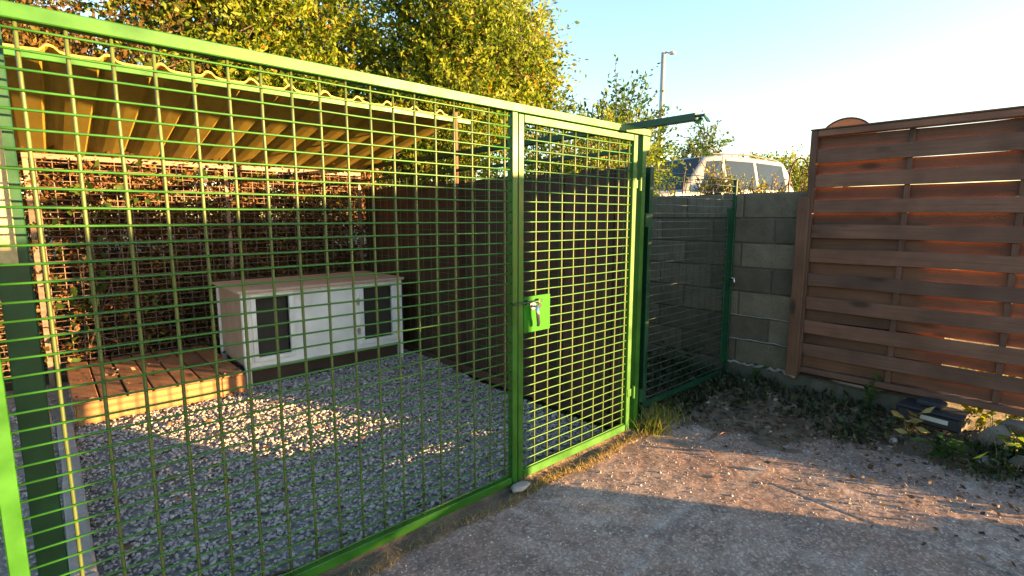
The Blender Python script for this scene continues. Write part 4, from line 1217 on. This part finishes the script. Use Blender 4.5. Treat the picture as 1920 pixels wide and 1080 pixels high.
def tuft(label, x, y_, n_, h0, h1, spread, m_, cat='plant', w=(.004, .009), name='grass_tuft'):
    t = thing(name, label, cat, (x, y_, 0.0))
    pos = np.stack([rng.normal(0, spread, n_), rng.normal(0, spread, n_), np.zeros(n_)], -1)
    V, F, ti = blades(pos, rng.uniform(h0, h1, n_), rng.uniform(*w, n_), rng.uniform(.03, .16, n_), rng.random(n_), 4)
    link('blades', mesh_np('blades', V, F, m_, ti), t, (0, 0, 0), 'stuff')
    return t
tuft('sunlit straw coloured grass tuft at the foot of the corner posts', 1.14, -0.09, 190, .05, .19, .045, M['lime'])
tuft('yellowish grass tuft at the foot of the low dark gate', 1.36, -0.03, 130, .05, .17, .08, M['lime'])
tuft('dark green grass tuft beside the black box', 2.03, -1.60, 150, .05, .13, .09, M['weedbright'])

def leaf_plant(label, x, y_, h, nst, nl, leaf, m_, spread=.05, name='weed_plant', z=0.05):
    t = thing(name, label, 'plant', (x, y_, z))
    mb = MB(); P_ = []; D_ = []
    for _ in range(nst):
        dx, dy = random.gauss(0, spread), random.gauss(0, spread)
        p0, p1, p2 = Vector((0, 0, -.03)), Vector((dx * .4, dy * .4, h * .5)), Vector((dx, dy, h * random.uniform(.75, 1.05)))
        mb.tube([p0, p1, p2], [.004, .003, .0015], 5)
        for k in range(nl):
            f = (k + 1) / nl
            q = p0.lerp(p1, f * 2) if f < .5 else p1.lerp(p2, f * 2 - 1)
            P_.append(q); D_.append((random.gauss(0, 1), random.gauss(0, 1), random.uniform(-.2, .7)))
    P_ = np.array(P_); D_ = unit(np.array(D_)); n_ = len(P_)
    LL = leaf * rng.uniform(.6, 1.3, n_)
    V, F = leaf_arrays(P_, D_, LL, LL * .42)
    link('leaves', mesh_np('leaves', V, F, m_, np.repeat(rng.random(n_), 4)), t, (0, 0, 0))
    link('stem', mb.mesh('stem', M['weedbright'] if m_ != M['straw'] else M['straw']), t, (0, 0, 0))
    return t
leaf_plant('tall bright green weed against the footing below the slatted panel', 2.40, -1.00, .26, 4, 12, .05, M['weedbright'])
leaf_plant('small bright green weed at the foot of the block wall', 2.38, -0.22, .17, 3, 9, .045, M['weedbright'])
leaf_plant('broad leaved green weed in front of the black box', 2.02, -1.47, .075, 6, 5, .085, M['weedbright'], .09)
leaf_plant('leafy weed between the black box and the rubble', 2.22, -1.74, .17, 5, 8, .07, M['leafgreen'], .09)
leaf_plant('pale yellow dying weed bent over beside the black box', 2.20, -1.28, .15, 4, 5, .07, M['straw'], .08)
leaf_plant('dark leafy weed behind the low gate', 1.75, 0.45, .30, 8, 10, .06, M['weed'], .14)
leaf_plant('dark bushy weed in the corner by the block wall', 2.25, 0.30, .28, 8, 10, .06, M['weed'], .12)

# black plastic box with a pale label strip
bxo = thing('plastic_box', 'black plastic box with pale label strip lying among weeds', 'box', (2.36, -1.35, 0.105), None, math.radians(-8))
link('case', MB().box(-.095, .095, -.165, .165, 0, .080, .012).mesh('case', M['blackplastic']), bxo, (0, 0, 0))
link('lid', MB().box(-.101, .101, -.171, .171, .0805, .098, .006).box(-.03, .08, -.05, .09, .0985, .135, .010).mesh('lid', M['blackplastic']), bxo, (0, 0, 0))
link('label_strip', MB().box(-.0985, -.0955, -.105, .035, .036, .064, .0005).mesh('label_strip', M['labelwhite']), bxo, (0, 0, 0))

def rock(label, x, y_, z, sx, sy, sz_, m_, seed_, name='stone', rz=0, cuts=9):
    import bmesh
    r_ = np.random.default_rng(seed_)
    b = bmesh.new()
    bmesh.ops.create_icosphere(b, subdivisions=3, radius=1)
    nr = unit(r_.normal(size=(cuts, 3))); off = r_.uniform(.55, .85, cuts)
    for v in b.verts:
        c = np.array(v.co)
        for q, o_ in zip(nr, off):
            dd = c @ q - o_
            if dd > 0: c = c - q * dd
        c += r_.normal(0, .012, 3)
        v.co = (c[0] * sx, c[1] * sy, c[2] * sz_)
    me = bpy.data.meshes.new(name); b.to_mesh(me); b.free()
    me.materials.append(m_)
    o = bpy.data.objects.new(name, me); COL.objects.link(o)
    o.location = (x, y_, z); o.rotation_euler = (0, 0, rz)
    return tag(o, label, 'stone', 'rubble at the foot of the panel')
rock('pale round stone at the front of the rubble heap', 2.14, -1.78, .06, .075, .07, .055, M['rock'], 1)
rock('grey slab shard leaning at the left of the rubble heap', 2.30, -1.66, .11, .05, .10, .10, M['rock'], 2)
rock('reddish broken brick lump behind the pale round stone', 2.30, -1.86, .10, .10, .09, .07, M['brick'], 3)
rock('brown flat stone on top of the rubble heap', 2.36, -1.76, .19, .11, .10, .045, M['rock'], 4)
rock('low tan stone in front of the leaning shard', 2.08, -1.64, .035, .08, .06, .035, M['rock'], 5)
rock('large grey lump at the right edge of the rubble', 2.24, -1.98, .10, .12, .10, .10, M['footing'], 6)
rock('small white stone beside the weeds under the panel', 2.05, -1.22, .03, .035, .03, .02, M['kerb'], 7)
rock('pale stone wedged under the fence rail at the gate post', -0.03, -0.06, .02, .075, .035, .022, M['kerb'], 40, cuts=7)

def stick(label, pts, r):
    o = tag(link('twig', MB().tube(pts, r, 6).mesh('twig', M['post'])), label, 'twig')
    return o
stick('pale bent twig on the ground before the block wall', [(1.78, -.47, .035), (1.86, -.60, .045), (1.93, -.75, .04)], .006)
stick('thin dry twig on the yard near the grass tuft', [(1.28, -.42, .012), (1.42, -.44, .018), (1.52, -.50, .013)], .004)
# pale roots lying on the gravel near the fence
tag(link('dry_root', MB().tube([(-1.28, .10, -.03), (-1.16, .16, -.02), (-1.02, .12, -.025), (-.95, .17, -.03)], .007, 6).mesh('dry_root', M['straw'])), 'pale thin root lying on the gravel near the fence bottom', 'root')
